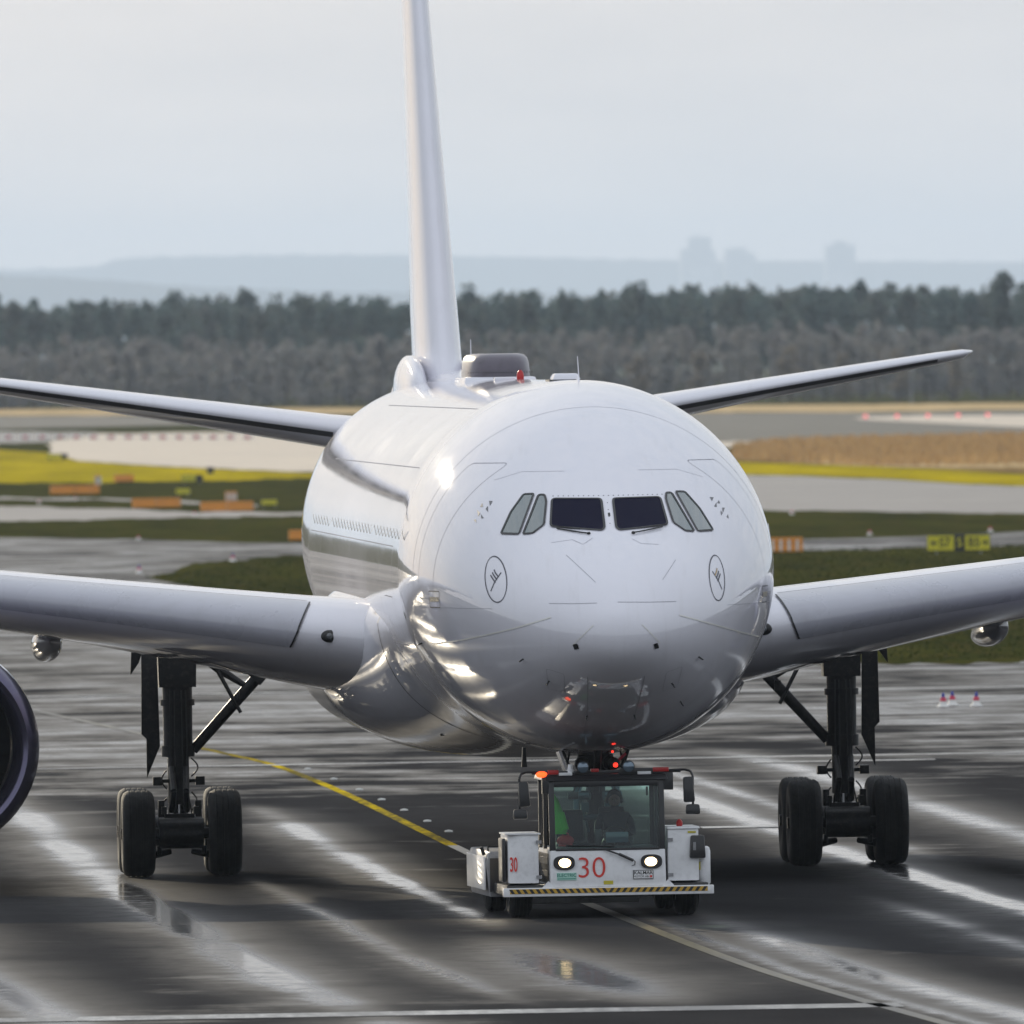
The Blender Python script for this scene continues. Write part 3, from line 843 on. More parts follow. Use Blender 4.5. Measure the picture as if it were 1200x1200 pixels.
# wings
WING = [(1.6, 18.7, 3.86, 11.8, .138, 4.6), (2.4, 19.35, 3.92, 11.1, .138, 4.5), (3.65, 20.3, 4.06, 10.2, .136, 4.3), (5, 21.2, 4.23, 9.5, .130, 3.8), (7, 22.55, 4.48, 8.4, .124, 3.2), (9.4, 24.2, 4.77, 7.3, .118, 2.6), (13, 26.6, 5.18, 6.2, .112, 1.8), (20, 31.2, 5.95, 4.6, .105, .6), (29, 37.2, 6.9, 2.7, .10, -.8), (29.6, 37.9, 7.0, 2.1, .09, -.8)]
def wing_at(X):
    a = np.array(WING); return [float(np.interp(X, a[:, 0], a[:, k])) for k in range(1, 6)]
def slat_ring(s, X, skew, lo=.03):
    pts = []; af = [(t, h) for t, h in airfoil(44, .13, .008) if (h >= 0 and t < .085) or (h < 0 and t < lo)]
    n = len(af)
    for i in range(n):
        Xi = X+skew*i/(n-1)
        le, z, ch, tc, inc = wing_at(Xi); ci, si = math.cos(R(inc)), math.sin(R(inc))
        t = af[i][0]; h = af[i][1]*tc/.13
        pts.append((s*Xi, le+ch*(t*ci+h*si)-.018, z+ch*(h*ci-t*si)+(.012 if h > 0 else -.006)))
    return pts
def slat(s, X0, X1):
    return MB().loft([slat_ring(s, X, .34*(1-k)) for k, X in zip(np.linspace(0, 1, 6), np.linspace(X0, X1, 6))], False, False)
def lower_z(X, y):
    le, z, ch, tc, inc = wing_at(X); t = min(max((y-le)/ch, .01), 1)
    h = 5*tc*(.2969*math.sqrt(t)-.126*t-.3516*t*t+.2843*t**3-.1036*t**4)
    return z-ch*h-(y-le)*math.tan(R(inc))+.008*4*t*(1-t)*ch
for s in (-1, 1):
    wg = surface('wing', WING, s, MW, 30, .008)
    slat(s, 3.66, 8.9).build('slat', M_slat, wg, smooth=True)
    slat(s, 10.2, 18).build('slat', M_slat, wg, smooth=True)
    slat(s, 18.05, 28.6).build('slat', M_slat, wg, smooth=True)
    # black seam at the slat's inner end
    sl = MB().loft([slat_ring(s, 3.645, .34), slat_ring(s, 3.672, .34)], False, False)
    sl.v = [(x, y-.006, z+.002) for x, y, z in sl.v]
    sl.build('slat_seal', M_black, wg)
    # gap behind the slats
    gp = []
    for t in (.0885, .0915):
        row = []
        for X in np.linspace(3.7, 28.5, 26):
            le, z, ch, tc, inc = wing_at(X); ci, si = math.cos(R(inc)), math.sin(R(inc))
            h = 5*tc*(.2969*math.sqrt(t)-.126*t-.3516*t*t+.2843*t**3-.1036*t**4)+.008*4*t*(1-t)
            row.append((s*X, le+ch*(t*ci+h*si)-.004, z+ch*(h*ci-t*si)+.010))
        gp.append(row)
    MB().loft(gp, False, False).build('slat_gap', M_seam, wg)
    # landing light in the wing root
    le, z, ch, tc, inc = wing_at(3.3)
    lb = MB(); lb.ball((s*3.40, le+.085, z-.02), .135, .055, .10, 24, 14)
    lo = lb.build('landing_light', M_black, wg, smooth=True)
    MB().ball((s*3.40, le+.035, z-.015), .05, .02, .05, 14, 8).build('lamp_lens', M_lens, lo, smooth=True)
    # flap track fairings
    for X, y0, L, r in ((7.6, 27.0, 5.2, .245), (12.4, 28.6, 4.6, .27), (17.2, 31.5, 4.0, .24), (22.0, 34.3, 3.4, .2)):
        le, z, ch, tc, inc = wing_at(X); rings = []
        zz = lower_z(X, y0+L*.25)-.10
        for t in np.linspace(0, 1, 18):
            rr = r*(max(0, math.sin(math.pi*t**.62))**.6)+.004
            rings.append([(s*X+rr*math.cos(a), y0+L*t, zz-.25*t+rr*1.05*math.sin(a)) for a in np.linspace(0, 2*math.pi, 24, endpoint=False)])
        MB().loft(rings).build('flap_track_fairing', MW, wg, smooth=True)
    # winglet
    wr = []
    for k, (dx, dz, le, ch) in enumerate(((29.5, 7.0, 37.8, 2.2), (29.95, 7.4, 38.5, 1.7), (30.15, 8.6, 39.8, .9), (30.2, 9.1, 40.4, .5))):
        wr.append([(s*(dx+h*ch), le+t*ch, dz) for t, h in airfoil(12, .08)])
    MB().loft(wr).build('winglet', MW, wg, smooth=True)

# wing root fillets and belly fairing
def belly_ring(t, grow=0.0):
    """the fairing swells out of the round fuselage and sinks back into it"""
    y = 15.2+t*26.0
    def ss(x): x = min(1, max(0, x)); return x*x*(3-2*x)
    k = ss(t/.36)*ss((1-t)/.34)
    zm = 3.55; ring = []
    for i in range(72):
        a = 2*math.pi*i/72; c, s_ = math.cos(a), math.sin(a)
        up = s_ > 0
        fx = 3.42*math.copysign(abs(c)**(.66 if up else .82), c)*(1-.10*max(0, s_)); fz = (1.50 if up else 1.58)*math.copysign(abs(s_)**(.80 if up else .88), s_)
        # the round skin in the same direction
        L = math.hypot(fx, fz); dx, dz = fx/L, fz/L; oz = zm-ZC
        bq = dz*oz; r0 = -bq+math.sqrt(max(0, bq*bq-(oz*oz-2.80**2)))
        if up: r0 = min(r0, 2.0+.75*abs(dx))
        rr = r0*(1-k)+L*k+grow
        ring.append((dx*rr, y, zm+dz*rr))
    return ring
def belly():
    return MB().loft([belly_ring(t) for t in np.linspace(0, 1, 44)]).build('belly_fairing', MW, plane, smooth=True, ang=70)
bf = belly()
def ring_on_belly(t, w):
    A = belly_ring(t-w/26, .004); B = belly_ring(t+w/26, .004)
    return MB().loft([A, B], False)
ring_on_belly(.11, .03).build('fairing_seam', M_seam, bf)
ring_on_belly(.34, .012).build('fairing_seam', M_hair, bf)
dk = MB(); dk.box(-1.70, -1.52, 19.8, 20.3, 2.42, 2.56); dk.build('belly_scoop', M_black, bf)
MB().loft([[(-.93, 9.6, 2.42), (-.89, 9.6, 2.42), (-.89, 9.9, 2.42), (-.93, 9.9, 2.42)], [(-.95, 9.65, 2.12), (-.87, 9.65, 2.12), (-.87, 9.82, 2.12), (-.95, 9.82, 2.12)]]).build('drain_mast', M_black, plane)

# engines
def engine(s):
    cx, cz, y0 = 9.60*s, 2.36, 20.0
    prof = [(4.9, 1.30), (4.0, 1.46), (2.6, 1.62), (1.2, 1.665), (.45, 1.645)]
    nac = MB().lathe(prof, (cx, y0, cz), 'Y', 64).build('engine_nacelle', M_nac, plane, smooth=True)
    lip = [(.45, 1.645), (.25, 1.615), (.10, 1.565), (.02, 1.51), (0, 1.46), (.02, 1.41), (.10, 1.35), (.28, 1.28), (.55, 1.235)]
    MB().lathe(lip, (cx, y0, cz), 'Y', 64).build('inlet_lip', M_lip, nac, smooth=True)
    MB().lathe([(.55, 1.235), (1.0, 1.22), (1.6, 1.235)], (cx, y0, cz), 'Y', 64).build('inlet_duct', M_dark, nac, smooth=True)
    MB().lathe([(1.15, .01), (1.2, .10), (1.4, .24), (1.62, .34)], (cx, y0, cz), 'Y', 32).build('spinner', M_fan, nac, smooth=True)
    MB().lathe([(1.9, .0), (1.9, 1.24)], (cx, y0, cz), 'Y', 48).build('fan_backing', M_dark, nac)
    bmesh_ = MB()
    bmesh_.add([(.30, -.06, -.05), (.30, .10, .07), (.8, -.06, -.10), (.8, .08, .09), (1.21, -.03, -.16), (1.21, .05, .12)], [(0, 1, 3, 2), (2, 3, 5, 4)])
    b0 = bmesh_.build('fan_blade', M_fan, nac, smooth=True)
    for k in range(26):
        o = b0 if k == 0 else link(b0.copy(), nac)
        o.location = (cx, y0+1.66, cz); o.rotation_euler = (0, 2*math.pi*k/26, 0)
    MB().lathe([(4.9, 1.28), (5.2, .95), (6.4, .62), (6.4, .45)], (cx, y0, cz), 'Y', 48).build('exhaust_nozzle', M_fan, nac, smooth=True)
    py = MB()
    py.loft([[(cx-.06, y0+1.6, cz+1.6), (cx+.06, y0+1.6, cz+1.6), (cx+.2, y0+3.2, cz+1.6), (cx+.2, y0+6.5, cz+1.3), (cx-.2, y0+6.5, cz+1.3), (cx-.2, y0+3.2, cz+1.6)],
             [(cx-.05, y0+3.9, cz+2.3), (cx+.05, y0+3.9, cz+2.3), (cx+.2, y0+4.6, cz+2.3), (cx+.2, y0+8, cz+2.2), (cx-.2, y0+8, cz+2.2), (cx-.2, y0+4.6, cz+2.3)]])
    py.build('engine_pylon', MW, nac, bev=.03)
engine(-1); engine(1)

# landing gear
def tyre_mesh(Rr, w, rim):
    prof = []
    hw = w/2
    side = [(rim, -.78*hw), (rim+.06, -.90*hw), ((rim+Rr)/2, -1.0*hw), (Rr-.11, -.97*hw), (Rr-.045, -.86*hw), (Rr-.015, -.70*hw)]
    for r, h in side: prof.append((h, r))
    for g in (-.45, -.15, .15, .45):
        prof += [((g-.05)*hw*1.1, Rr), ((g-.045)*hw*1.1, Rr-.014), ((g+.045)*hw*1.1, Rr-.014), ((g+.05)*hw*1.1, Rr)]
    for r, h in side[::-1]: prof.append((-h, r))
    return MB().lathe(prof, (0, 0, 0), 'X', 56)
def rim_mesh(rim, w):
    hw = w*.39
    mb = MB().lathe([(-hw, rim+.005), (-hw*.9, rim-.03), (-hw*.3, rim-.07), (-hw*.3, .10), (-hw*.75, .09), (-hw*.75, .0)], (0, 0, 0), 'X', 28)
    mb.lathe([(hw, rim+.005), (hw*.9, rim-.03), (hw*.3, rim-.07), (hw*.3, .10), (hw*.75, .09), (hw*.75, .0)], (0, 0, 0), 'X', 28)
    return mb
tm_big = tm_rim = None
def main_gear(s):
    global tm_big, tm_rim
    X, Y = 5.40*s, 32.05
    inn = -s
    leg = MB()
    leg.tube((X, Y, 1.15), (X, Y, 2.05), .175, .175, 20); leg.tube((X, Y, 1.95), (X, Y, 3.9), .235, .25, 20)
    leg.tube((X, Y, 1.92), (X, Y, 2.10), .27, .27, 20); leg.tube((X, Y, 2.75), (X, Y, 2.85), .28, .28, 20)
    leg.box(X-.30, X+.30, Y-.25, Y+.3, 3.05, 3.95, (-.02, 0))
    lg = leg.build('main_gear_leg', M_gear, plane, smooth=True)
    MB().tube((X, Y, .62), (X, Y, 1.16), .15, .15, 20).build('oleo_piston', M_chrome, lg, smooth=True)
    bg = MB(); bg.tube((X, Y-1.05, .70), (X, Y+1.05, .70), .15, .15, 14); bg.box(X-.24, X+.24, Y-.3, Y+.3, .55, 1.0)
    for dy in (-.99, .99): bg.tube((X-.98, Y+dy, .70), (X+.98, Y+dy, .70), .095, .095, 14); bg.tube((X-.36, Y+dy, .70), (X+.36, Y+dy, .70), .25, .25, 18)
    bg.build('bogie_beam', M_gear, lg, smooth=True)
    # torque links, brake rods, brackets and hoses
    tl = MB()
    tl.box(X-.30, X-.22, Y-.65, Y-.15, 1.0, 1.12); tl.box(X+.22, X+.30, Y-.65, Y-.15, 1.0, 1.12)
    tl.path([(X-.12, Y-.22, 1.75), (X-.1, Y-.62, 1.38), (X-.12, Y-.22, 1.05)], .05, 8); tl.path([(X+.12, Y-.22, 1.75), (X+.1, Y-.62, 1.38), (X+.12, Y-.22, 1.05)], .05, 8)
    tl.build('torque_link', M_gear, lg, smooth=True)
    br = MB()
    for q in (-1, 1):
        br.box(X+q*.27, X+q*.42, Y-.2, Y+.05, 1.46, 1.60); br.box(X+q*.16, X+q*.28, Y-.15, Y, 1.50, 1.56)
        br.tube((X+q*.18, Y-.8, .40), (X+q*.45, Y-1.0, .36), .05, .07, 8); br.tube((X+q*.36, Y-1.05, .5), (X+q*.36, Y-1.05, .36), .04, .04, 8)
        br.box(X+q*.30-.05, X+q*.30+.05, Y-.45, Y-.25, .95, 1.22)
    br.build('brake_bracket', M_gear, lg, bev=.01)['kind'] = 'stuff'
    hs = MB()
    for q, zz, rr in ((1, 1.9, .11), (-1, 1.7, .08), (1, 1.35, .09), (-1, 1.25, .10)):
        pts = [(X+q*(.2+rr*math.sin(math.pi*t)), Y-.2, zz-.3*t) for t in np.linspace(0, 1, 9)]
        hs.path(pts, .014, 6)
    for q in (-.12, -.05, .06, .13): hs.path([(X+q, Y-.26, 3.0), (X+q*1.1, Y-.27, 2.0), (X+q*.9, Y-.24, 1.5), (X+q*1.5, Y-.4, 1.0)], .013, 6)
    hs.build('brake_hoses', M_black, lg, smooth=True)
    # side stay going inboard, with its lock links
    sb = MB(); a = Vector((X+inn*.24, Y, 2.02)); b = Vector((X+inn*1.44, Y-.1, 3.34))
    sb.tube(a, b, .085, .10, 14); sb.box(-.12, .12, -.12, .12, -.02, .52, None, Matrix.Translation(b-(b-a).normalized()*.25) @ (b-a).to_track_quat('Z', 'Y').to_matrix().to_4x4())
    sb.box(X+inn*1.05-.05, X+inn*1.05+.05, Y-.25, Y-.1, 2.84, 3.0)
    sb.build('side_stay', M_gear, lg, smooth=True)
    lk = MB(); c = a.lerp(b, .76)
    lk.tube(Vector((X+inn*.28, Y, 3.62)), Vector((X+inn*.72, Y-.05, 3.30)), .055, .075, 10); lk.tube(Vector((X+inn*.68, Y-.05, 3.33)), c, .075, .045, 10)
    lk.tube(Vector((X+inn*.60, Y-.06, 3.42)), Vector((X+inn*1.05, Y-.05, 3.56)), .03, .03, 8)
    lk.tube(Vector((X+inn*.66, Y-.12, 3.30)), Vector((X+inn*1.02, Y-.18, 2.62)), .035, .03, 8)
    lk.build('lock_link', M_gear, lg, smooth=True)
    # leg door on the outer side
    dr = MB()
    out = s
    poly = [(X+out*.33, 3.72), (X+out*.58, 3.72), (X+out*.60, 2.30), (X+out*.52, 2.22), (X+out*.52, 1.58), (X+out*.30, 2.10)]
    dr.prism(poly, Y-.25, Y-.19)
    dr.build('gear_door', M_gear, lg, bev=.008)
    d2 = MB(); d2.prism([(X+out*.45, 3.95), (X+out*.72, 3.98), (X+out*.76, 3.25), (X+out*.62, 3.45)], Y-.1, Y-.06); d2.build('hinged_door', M_gear, lg, bev=.006)
    for dy in (-.99, .99):
        for dx in (-.70, .70):
            if tm_big is None:
                t = tyre_mesh(.70, .54, .27).build('tyre', M_tyre, lg, smooth=True, ang=50); tm_big = t.data
                r = rim_mesh(.27, .54).build('wheel_rim', M_rim, lg, smooth=True); tm_rim = r.data
            else:
                t = link(bpy.data.objects.new('tyre', tm_big), lg); r = link(bpy.data.objects.new('wheel_rim', tm_rim), lg)
            for o in (t, r): o.location = (X+dx, Y+dy, .704)
main_gear(-1); main_gear(1)

# nose gear
NY = 6.67
ng = MB(); ng.tube((0, NY, .80), (0, NY, 2.75), .14, .15, 18); ng.tube((0, NY, 1.9), (0, NY, 2.2), .2, .2, 18); ng.tube((-.5, NY, .86), (.5, NY, .86), .07, .07, 12)
ng.box(-.26, .26, NY-.2, NY+.1, 2.12, 2.36); ng.tube((-.3, NY-.1, 2.05), (.3, NY-.1, 2.05), .06, .06, 10)
nl = ng.build('nose_gear_leg', M_gear, plane, smooth=True)
for q in (-1, 1):
    t = tyre_mesh(.525, .36, .2).build('tyre', M_tyre, nl, smooth=True, ang=50); t.location = (q*.36, NY, .86)
    r = rim_mesh(.2, .36).build('wheel_rim', M_rim, nl, smooth=True); r.location = (q*.36, NY, .86)
    d = MB(); d.prism([(q*.56, 2.60), (q*.60, 2.60), (q*.40, 2.02), (q*.365, 2.02)], NY+.2, NY+1.3); d.build('nose_gear_door', MW if q < 0 else M_gear, nl)
    d = MB(); d.path([(q*.55, NY, 2.6), (q*.38, NY-.05, 2.15)], .022, 6); d.path([(q*.34, NY, 2.62), (q*.42, NY, 2.2)], .018, 6); d.build('door_strut', M_gear, nl)
    l = MB(); l.lathe([(0, .02), (-.03, .10), (.02, .115), (.12, .08), (.16, .0)], (q*.23-.02*q, NY-.28, 2.22), 'Y', 18)
    l.build('taxi_light', M_gear, nl, smooth=True)
mc = MB()
for q in (-1, 1):
    mc.tube((q*.10, NY-.3, 1.75), (q*.36, NY-.22, 1.75), .07, .07, 10); mc.tube((q*.30, NY-.25, 1.35), (q*.30, NY-.25, 1.95), .05, .05, 10)
    mc.path([(q*.16, NY-.2, 2.1), (q*.26, NY-.3, 1.8), (q*.2, NY-.25, 1.5), (q*.12, NY-.2, 1.2)], .018, 6)
    mc.box(q*.18-.06, q*.18+.06, NY-.3, NY-.15, 1.5, 1.64)
mc.tube((-.34, NY-.25, 1.42), (.34, NY-.25, 1.42), .045, .045, 10)
mc.build('steering_actuator', paint('blue_grey_metal', (.10, .15, .18), .3, metal=.7), nl, smooth=True)
dst = MB(); dst.path([(0, NY, 1.7), (0, NY-1.2, 2.75)], .06, 8); dst.path([(-.2, NY-.1, 2.3), (.2, NY-.1, 2.3)], .08, 8); dst.build('drag_brace', M_gear, nl, smooth=True)
M_redlit = paint('red_lamp_lit', (.5, .02, .02), .3, emit=(1, .04, .02), estr=1.6)
M_reddim = paint('red_tow_strap', (.35, .02, .04), .5)
rh = MB().ball((.26, NY-.40, 2.22), .095, .06, .095, 14, 10).build('lamp_housing', M_gear, nl, smooth=True)
MB().ball((.28, NY-.455, 2.20), .038, .02, .038, 12, 8).build('red_lamp', M_redlit, nl, smooth=True)
MB().ball((.24, NY-.42, 2.40), .02, .02, .02, 10, 6).build('red_lamp', M_redlit, nl, smooth=True)
st_ = MB(); st_.path([(.30, NY-.40, 2.24), (.36, NY-.40, 2.30), (.44, NY-.40, 2.37)], .024, 6); st_.path([(.30, NY-.42, 2.2), (.2, NY-.4, 2.08)], .018, 6); st_.build('warning_strap', M_reddim, nl, smooth=True)

# =================================================================== TOW TRACTOR
M_twhite = paint('tractor_white', (.85, .85, .86), .35, coat=.5, var=.05, scale=3, dirt=.18, dirtcol=(.2, .19, .18))
M_tgrey = paint('tractor_grey', (.30, .30, .31), .45, var=.12, scale=3, dirt=.4)
M_tdark = paint('tractor_frame_black', (.018, .018, .02), .4, var=.2, coat=.2)
M_hazy = paint('hazard_yellow', (.60, .36, .04), .45, var=.1, scale=6, dirt=.25)
M_num = paint('red_numeral', (.72, .045, .03), .4)
M_green = paint('label_green', (.0, .19, .14), .4)
M_ywarn = paint('warning_yellow', (.55, .47, .03), .4)
M_lamp = paint('headlamp_lit', (.9, .8, .6), .3, emit=(1.0, .74, .38), estr=5.0)
M_amber = paint('beacon_lit', (.6, .1, .02), .3, emit=(1.0, .07, .012), estr=2.6)
M_cabglass = glass('cab_glass', (.64, .82, .78), .04)
M_seat = paint('seat_fabric', (.015, .016, .02), .8)
M_blueish = paint('tablet_screen', (.05, .09, .13), .15, coat=1)
M_worklens = paint('work_lamp_glass', (.16, .22, .28), .08, metal=.5, coat=1)

tug = empty('aircraft_tow_tractor', (-.02, 3.2, 0), R(2.5))
tag(tug, 'low white aircraft tow tractor numbered 30 with headlights on, under the nose', 'tow tractor')

ch = MB(); ch.box(-1.50, 1.50, .12, 2.2, .34, .50); ch.box(-.86, .86, .2, 2.2, .50, .98); 
ch.build('chassis', M_tdark, tug, bev=.02)
bp = MB().box(-1.565, 1.565, -.06, .10, .335, .465).build('front_bumper', M_twhite, tug, bev=.012)
hz = MB(); hz.box(-1.47, 1.47, -.068, -.0605, .378, .448); hzo = hz.build('hazard_band', M_hazy, bp)
hs = MB()
n = 30
for k in range(n):
    x = -1.44+k*(2.86/(n-1)); d = .045 if x > 0 else -.045
    hs.add([(x-.024-d*.5, -.0705, .380), (x+.024-d*.5, -.0705, .380), (x+.024+d*.5, -.0705, .446), (x-.024+d*.5, -.0705, .446)], [(0, 1, 2, 3)])
hs.build('hazard_stripes', M_tdark, hzo)['kind'] = 'stuff'
for q in (-1, 1):
    b = MB(); b.prism([(q*.80, .465), (q*.98, .465), (q*.89, .56)], -.02, .06); b.build('bumper_bracket', M_twhite, bp)

# cab
cab = MB(); cab.loft([[(-.86, 0, .465), (.86, 0, .465), (.86, .20, .465), (-.86, .20, .465)], [(-.86, -.01, .62), (.86, -.01, .62), (.86, .20, .62), (-.86, .20, .62)], [(-.855, .03, 1.02), (.855, .03, 1.02), (.855, .22, 1.02), (-.855, .22, 1.02)]])
cabo = cab.build('cab_front_panel', M_twhite, tug, bev=.015)
for q in (-1, 1):
    sp = MB(); sp.box(min(q*.83, q*.86), max(q*.83, q*.86), .205, 1.75, .5, 1.02); sp.build('cab_side_panel', M_twhite, tug, bev=.008)
    st = MB(); st.box(min(q*.8605, q*.866), max(q*.8605, q*.866), .3, 1.6, .62, .70); st.box(min(q*.8605, q*.866), max(q*.8605, q*.866), .3, 1.6, .80, .90); st.build('side_stripe', M_tdark, tug)
fr = MB()
zt, zb = 2.04, 1.0
def fy(z): return .03 + (z-1.02)*.10
for q in (-1, 1):
    fr.loft([[(q*.86, fy(zb), zb), (q*.77, fy(zb), zb), (q*.77, fy(zb)+.08, zb), (q*.86, fy(zb)+.08, zb)], [(q*.86, fy(zt), zt), (q*.775, fy(zt), zt), (q*.775, fy(zt)+.08, zt), (q*.86, fy(zt)+.08, zt)]])
    fr.box(min(q*.80, q*.86), max(q*.80, q*.86), .95, 1.03, zb, zt); fr.box(min(q*.80, q*.86), max(q*.80, q*.86), 1.68, 1.76, zb, zt)
fr.box(-.775, .775, fy(zt)-.012, fy(zt)+.07, 1.945, zt); fr.box(-.775, .775, fy(zb)-.012, fy(zb)+.07, zb, 1.035)
fr.box(-.80, .80, 1.68, 1.76, 1.95, zt); fr.box(-.80, .80, 1.68, 1.76, zb, 1.06)
fro = fr.build('cab_frame', M_tdark, tug, bev=.01)
MB().box(-.92, .92, .06, 1.82, 2.04, 2.12, (.03, .05)).build('cab_roof', M_tdark, tug, bev=.02)
def pane(name, vs, parent):
    return MB().add(vs, [(0, 1, 2, 3)]).build(name, M_cabglass, parent)
pane('windshield', [(-.77, fy(1.03)+.02, 1.03), (.77, fy(1.03)+.02, 1.03), (.775, fy(1.95)+.02, 1.95), (-.775, fy(1.95)+.02, 1.95)], fro)
pane('rear_window', [(-.80, 1.72, 1.06), (.80, 1.72, 1.06), (.80, 1.72, 1.95), (-.80, 1.72, 1.95)], fro)
for q in (-1, 1):
    pane('side_window', [(q*.835, .13, 1.02), (q*.835, .95, 1.02), (q*.835, .95, 2.03), (q*.835, .20, 2.03)], fro)
    pane('side_window', [(q*.835, 1.03, 1.02), (q*.835, 1.68, 1.02), (q*.835, 1.68, 2.03), (q*.835, 1.03, 2.03)], fro)
wp = MB(); wp.path([(-.06, -.03, 1.02), (.22, -.045, .92), (.36, -.05, .85)], .014, 6); wp.path([(.16, -.05, .945), (.37, -.055, .845)], .024, 6)
wp.path([(.37, -.04, .85), (.40, -.035, .83), (.395, -.03, .78), (.35, -.03, .77)], .007, 6); wp.path([(-.62, fy(1.08)-.02, 1.08), (.1, fy(1.06)-.02, 1.055)], .012, 6)
wp.build('windshield_wiper', M_tdark, tug, smooth=True)
MB().box(-.74, .74, .16, .62, .98, 1.06).build('dashboard', M_tdark, tug, bev=.03)
# headlights
def superell(a, b, e, n=36): 
    return [(a*math.copysign(abs(math.cos(t))**e, math.cos(t)), b*math.copysign(abs(math.sin(t))**e, math.sin(t))) for t in np.linspace(0, 2*math.pi, n, endpoint=False)]
for x in (-.655, .645):
    h = MB().prism([(x+a, .825+b) for a, b in superell(.158, .105, .75)], -.028, .02).build('headlight', M_tdark, tug)
    MB().ball((x-.01*np.sign(x), -.028, .825), .090, .022, .068, 20, 10).build('lamp_lens', M_lamp, h, smooth=True)
# lettering and labels on the front
lettering('fleet_number', '30', .44, (-.25, -.0165, .735), M_num, tug, 1.02, bold=-.004)
def plate(name, x, z, w, h, mat, parent=tug, y=-.006):
    return MB().box(x-w/2, x+w/2, y-.010, y+.01, z-h/2, z+h/2).build(name, mat, parent)
M_lgreen = paint('label_pale_green', (.42, .70, .60), .4)
p = plate('electric_label', -.62, .625, .29, .11, M_lgreen, y=-.012)
MB().box(-.755, -.485, -.024, -.0225, .585, .596).build('label_rule', M_green, p)
lettering('label_lettering', 'ELECTRIC', .068, (-.62, -.0245, .640), M_green, p, .98, bold=.001)
p = plate('maker_label', .52, .635, .30, .135, M_tdark, y=-.011)
MB().box(.380, .660, -.0235, -.0215, .5775, .6925).build('label_face', M_twhite, p)
lettering('label_lettering', 'KALMAR', .072, (.52, -.026, .660), M_tdark, p, 1.0, bold=.001)
lettering('label_lettering', 'MOTOR AB', .044, (.485, -.026, .605), M_tdark, p, 1.0)
MB().box(.615, .65, -.0265, -.0245, .59, .622).build('label_square', M_num, p)
plate('warning_sticker', .0, .525, .14, .055, M_ywarn, y=-.004)
# side lockers
lk = MB(); poly = [(-1.50, 1.0), (-1.47, .16), (-1.30, .08), (-1.02, .10), (-1.0, 1.0)]
lk.loft([[(x, y, .53) for x, y in poly], [(x, y, 1.25) for x, y in poly]]); lko = lk.build('side_locker', M_twhite, tug, bev=.02)
MB().box(-1.52, -.99, .06, 1.02, 1.25, 1.275).build('locker_lid', M_twhite, lko, bev=.008)
lettering('fleet_number', '30', .30, (-1.395, .105, .80), M_num, lko, .42, (R(90), 0, R(-26)), bold=.004)
lk = MB().box(.90, 1.36, .08, 1.0, .53, 1.30); lkr = lk.build('side_locker', M_twhite, tug, bev=.02)
MB().box(.89, 1.38, .05, 1.02, 1.30, 1.335, (.01, .01)).build('locker_lid', M_twhite, lkr, bev=.008)
for q, x in ((-1, -1.03), (1, .925)):
    for z in (.62, 1.14):
        MB().box(x-.03, x+.05, .055, .085, z-.025, z+.025).build('locker_hinge', M_tgrey, lko if q < 0 else lkr)
MB().box(1.20, 1.32, .068, .078, 1.235, 1.262).build('locker_sticker', M_ywarn, lkr)
MB().box(1.22, 1.46, .0, .30, .86, 1.20, (.02, .02)).build('charging_socket', M_tdark, tug, bev=.03)
MB().box(1.27, 1.31, -.012, .0, .98, 1.10).build('socket_latch', M_tgrey, tug)
MB().lathe([(-.30, .0), (-.29, .06), (-.25, .085), (.22, .085), (.27, .07), (.29, .04), (.29, 0)], (1.475, .35, .74), 'Z', 20).build('pressure_cylinder', M_twhite, tug, smooth=True)
MB().box(1.39, 1.44, .30, .42, .68, .80).build('cylinder_sticker', M_ywarn, tug)
MB().lathe([(0, .045), (.03, .05), (.07, .045), (.10, .02), (.105, 0)], (1.10, .3, 1.335), 'Z', 14).build('marker_lamp', M_red, tug, smooth=True)
bl = MB(); bl.box(-1.555, -1.50, .2, .8, .55, 1.2); bl.build('cable_reel', M_tdark, tug, bev=.04)
# rear body: two arms round the nose wheels
for q in (-1, 1):
    rb = MB(); rb.loft([[(q*.86, 2.2, .28), (q*1.56, 2.2, .28), (q*1.56, 5.2, .28), (q*.86, 5.2, .28)], [(q*.86, 2.15, .8), (q*1.61, 2.15, .8), (q*1.61, 5.2, .8), (q*.86, 5.2, .8)], [(q*.86, 2.2, .96), (q*1.56, 2.2, .96), (q*1.56, 5.2, .96), (q*.86, 5.2, .96)]])
    ro = rb.build('rear_arm', M_tgrey, tug, bev=.03)
    MB().box(min(q*1.612, q*1.635), max(q*1.612, q*1.635), 2.25, 5.1, .38, .88).build('arm_cover_plate', M_twhite, ro, bev=.01)
    MB().box(min(q*1.34, q*1.56), max(q*1.34, q*1.56), 2.135, 2.148, .36, .86).build('arm_vent_panel', M_tdark, ro)
    rl = MB(); rl.path([(q*1.30, 2.4, .955), (q*1.30, 2.4, 1.03), (q*1.56, 2.4, 1.03), (q*1.56, 2.4, .955)], .016, 6); rl.path([(q*1.61, 2.5, .9), (q*1.65, 2.5, 1.02)], .03, 6); rl.build('grab_rail', M_tdark, ro)
    for (x, y, rr) in ((1.24, .95, .40), (1.28, 4.3, .46)):
        t = tyre_mesh(rr, .34, rr*.55).build('tyre', M_tyre, tug, smooth=True, ang=50); t.location = (q*x, y, rr+.004)
        r = rim_mesh(rr*.55, .34).build('wheel_rim', M_tgrey, tug, smooth=True); r.location = (q*x, y, rr+.004)
MB().box(-.86, .86, 2.2, 2.7, .25, .60).build('cradle', M_tgrey, tug, bev=.03)
MB().box(-.85, .85, 3.9, 4.4, .12, .30).build('cradle_gate', M_tgrey, tug, bev=.03)
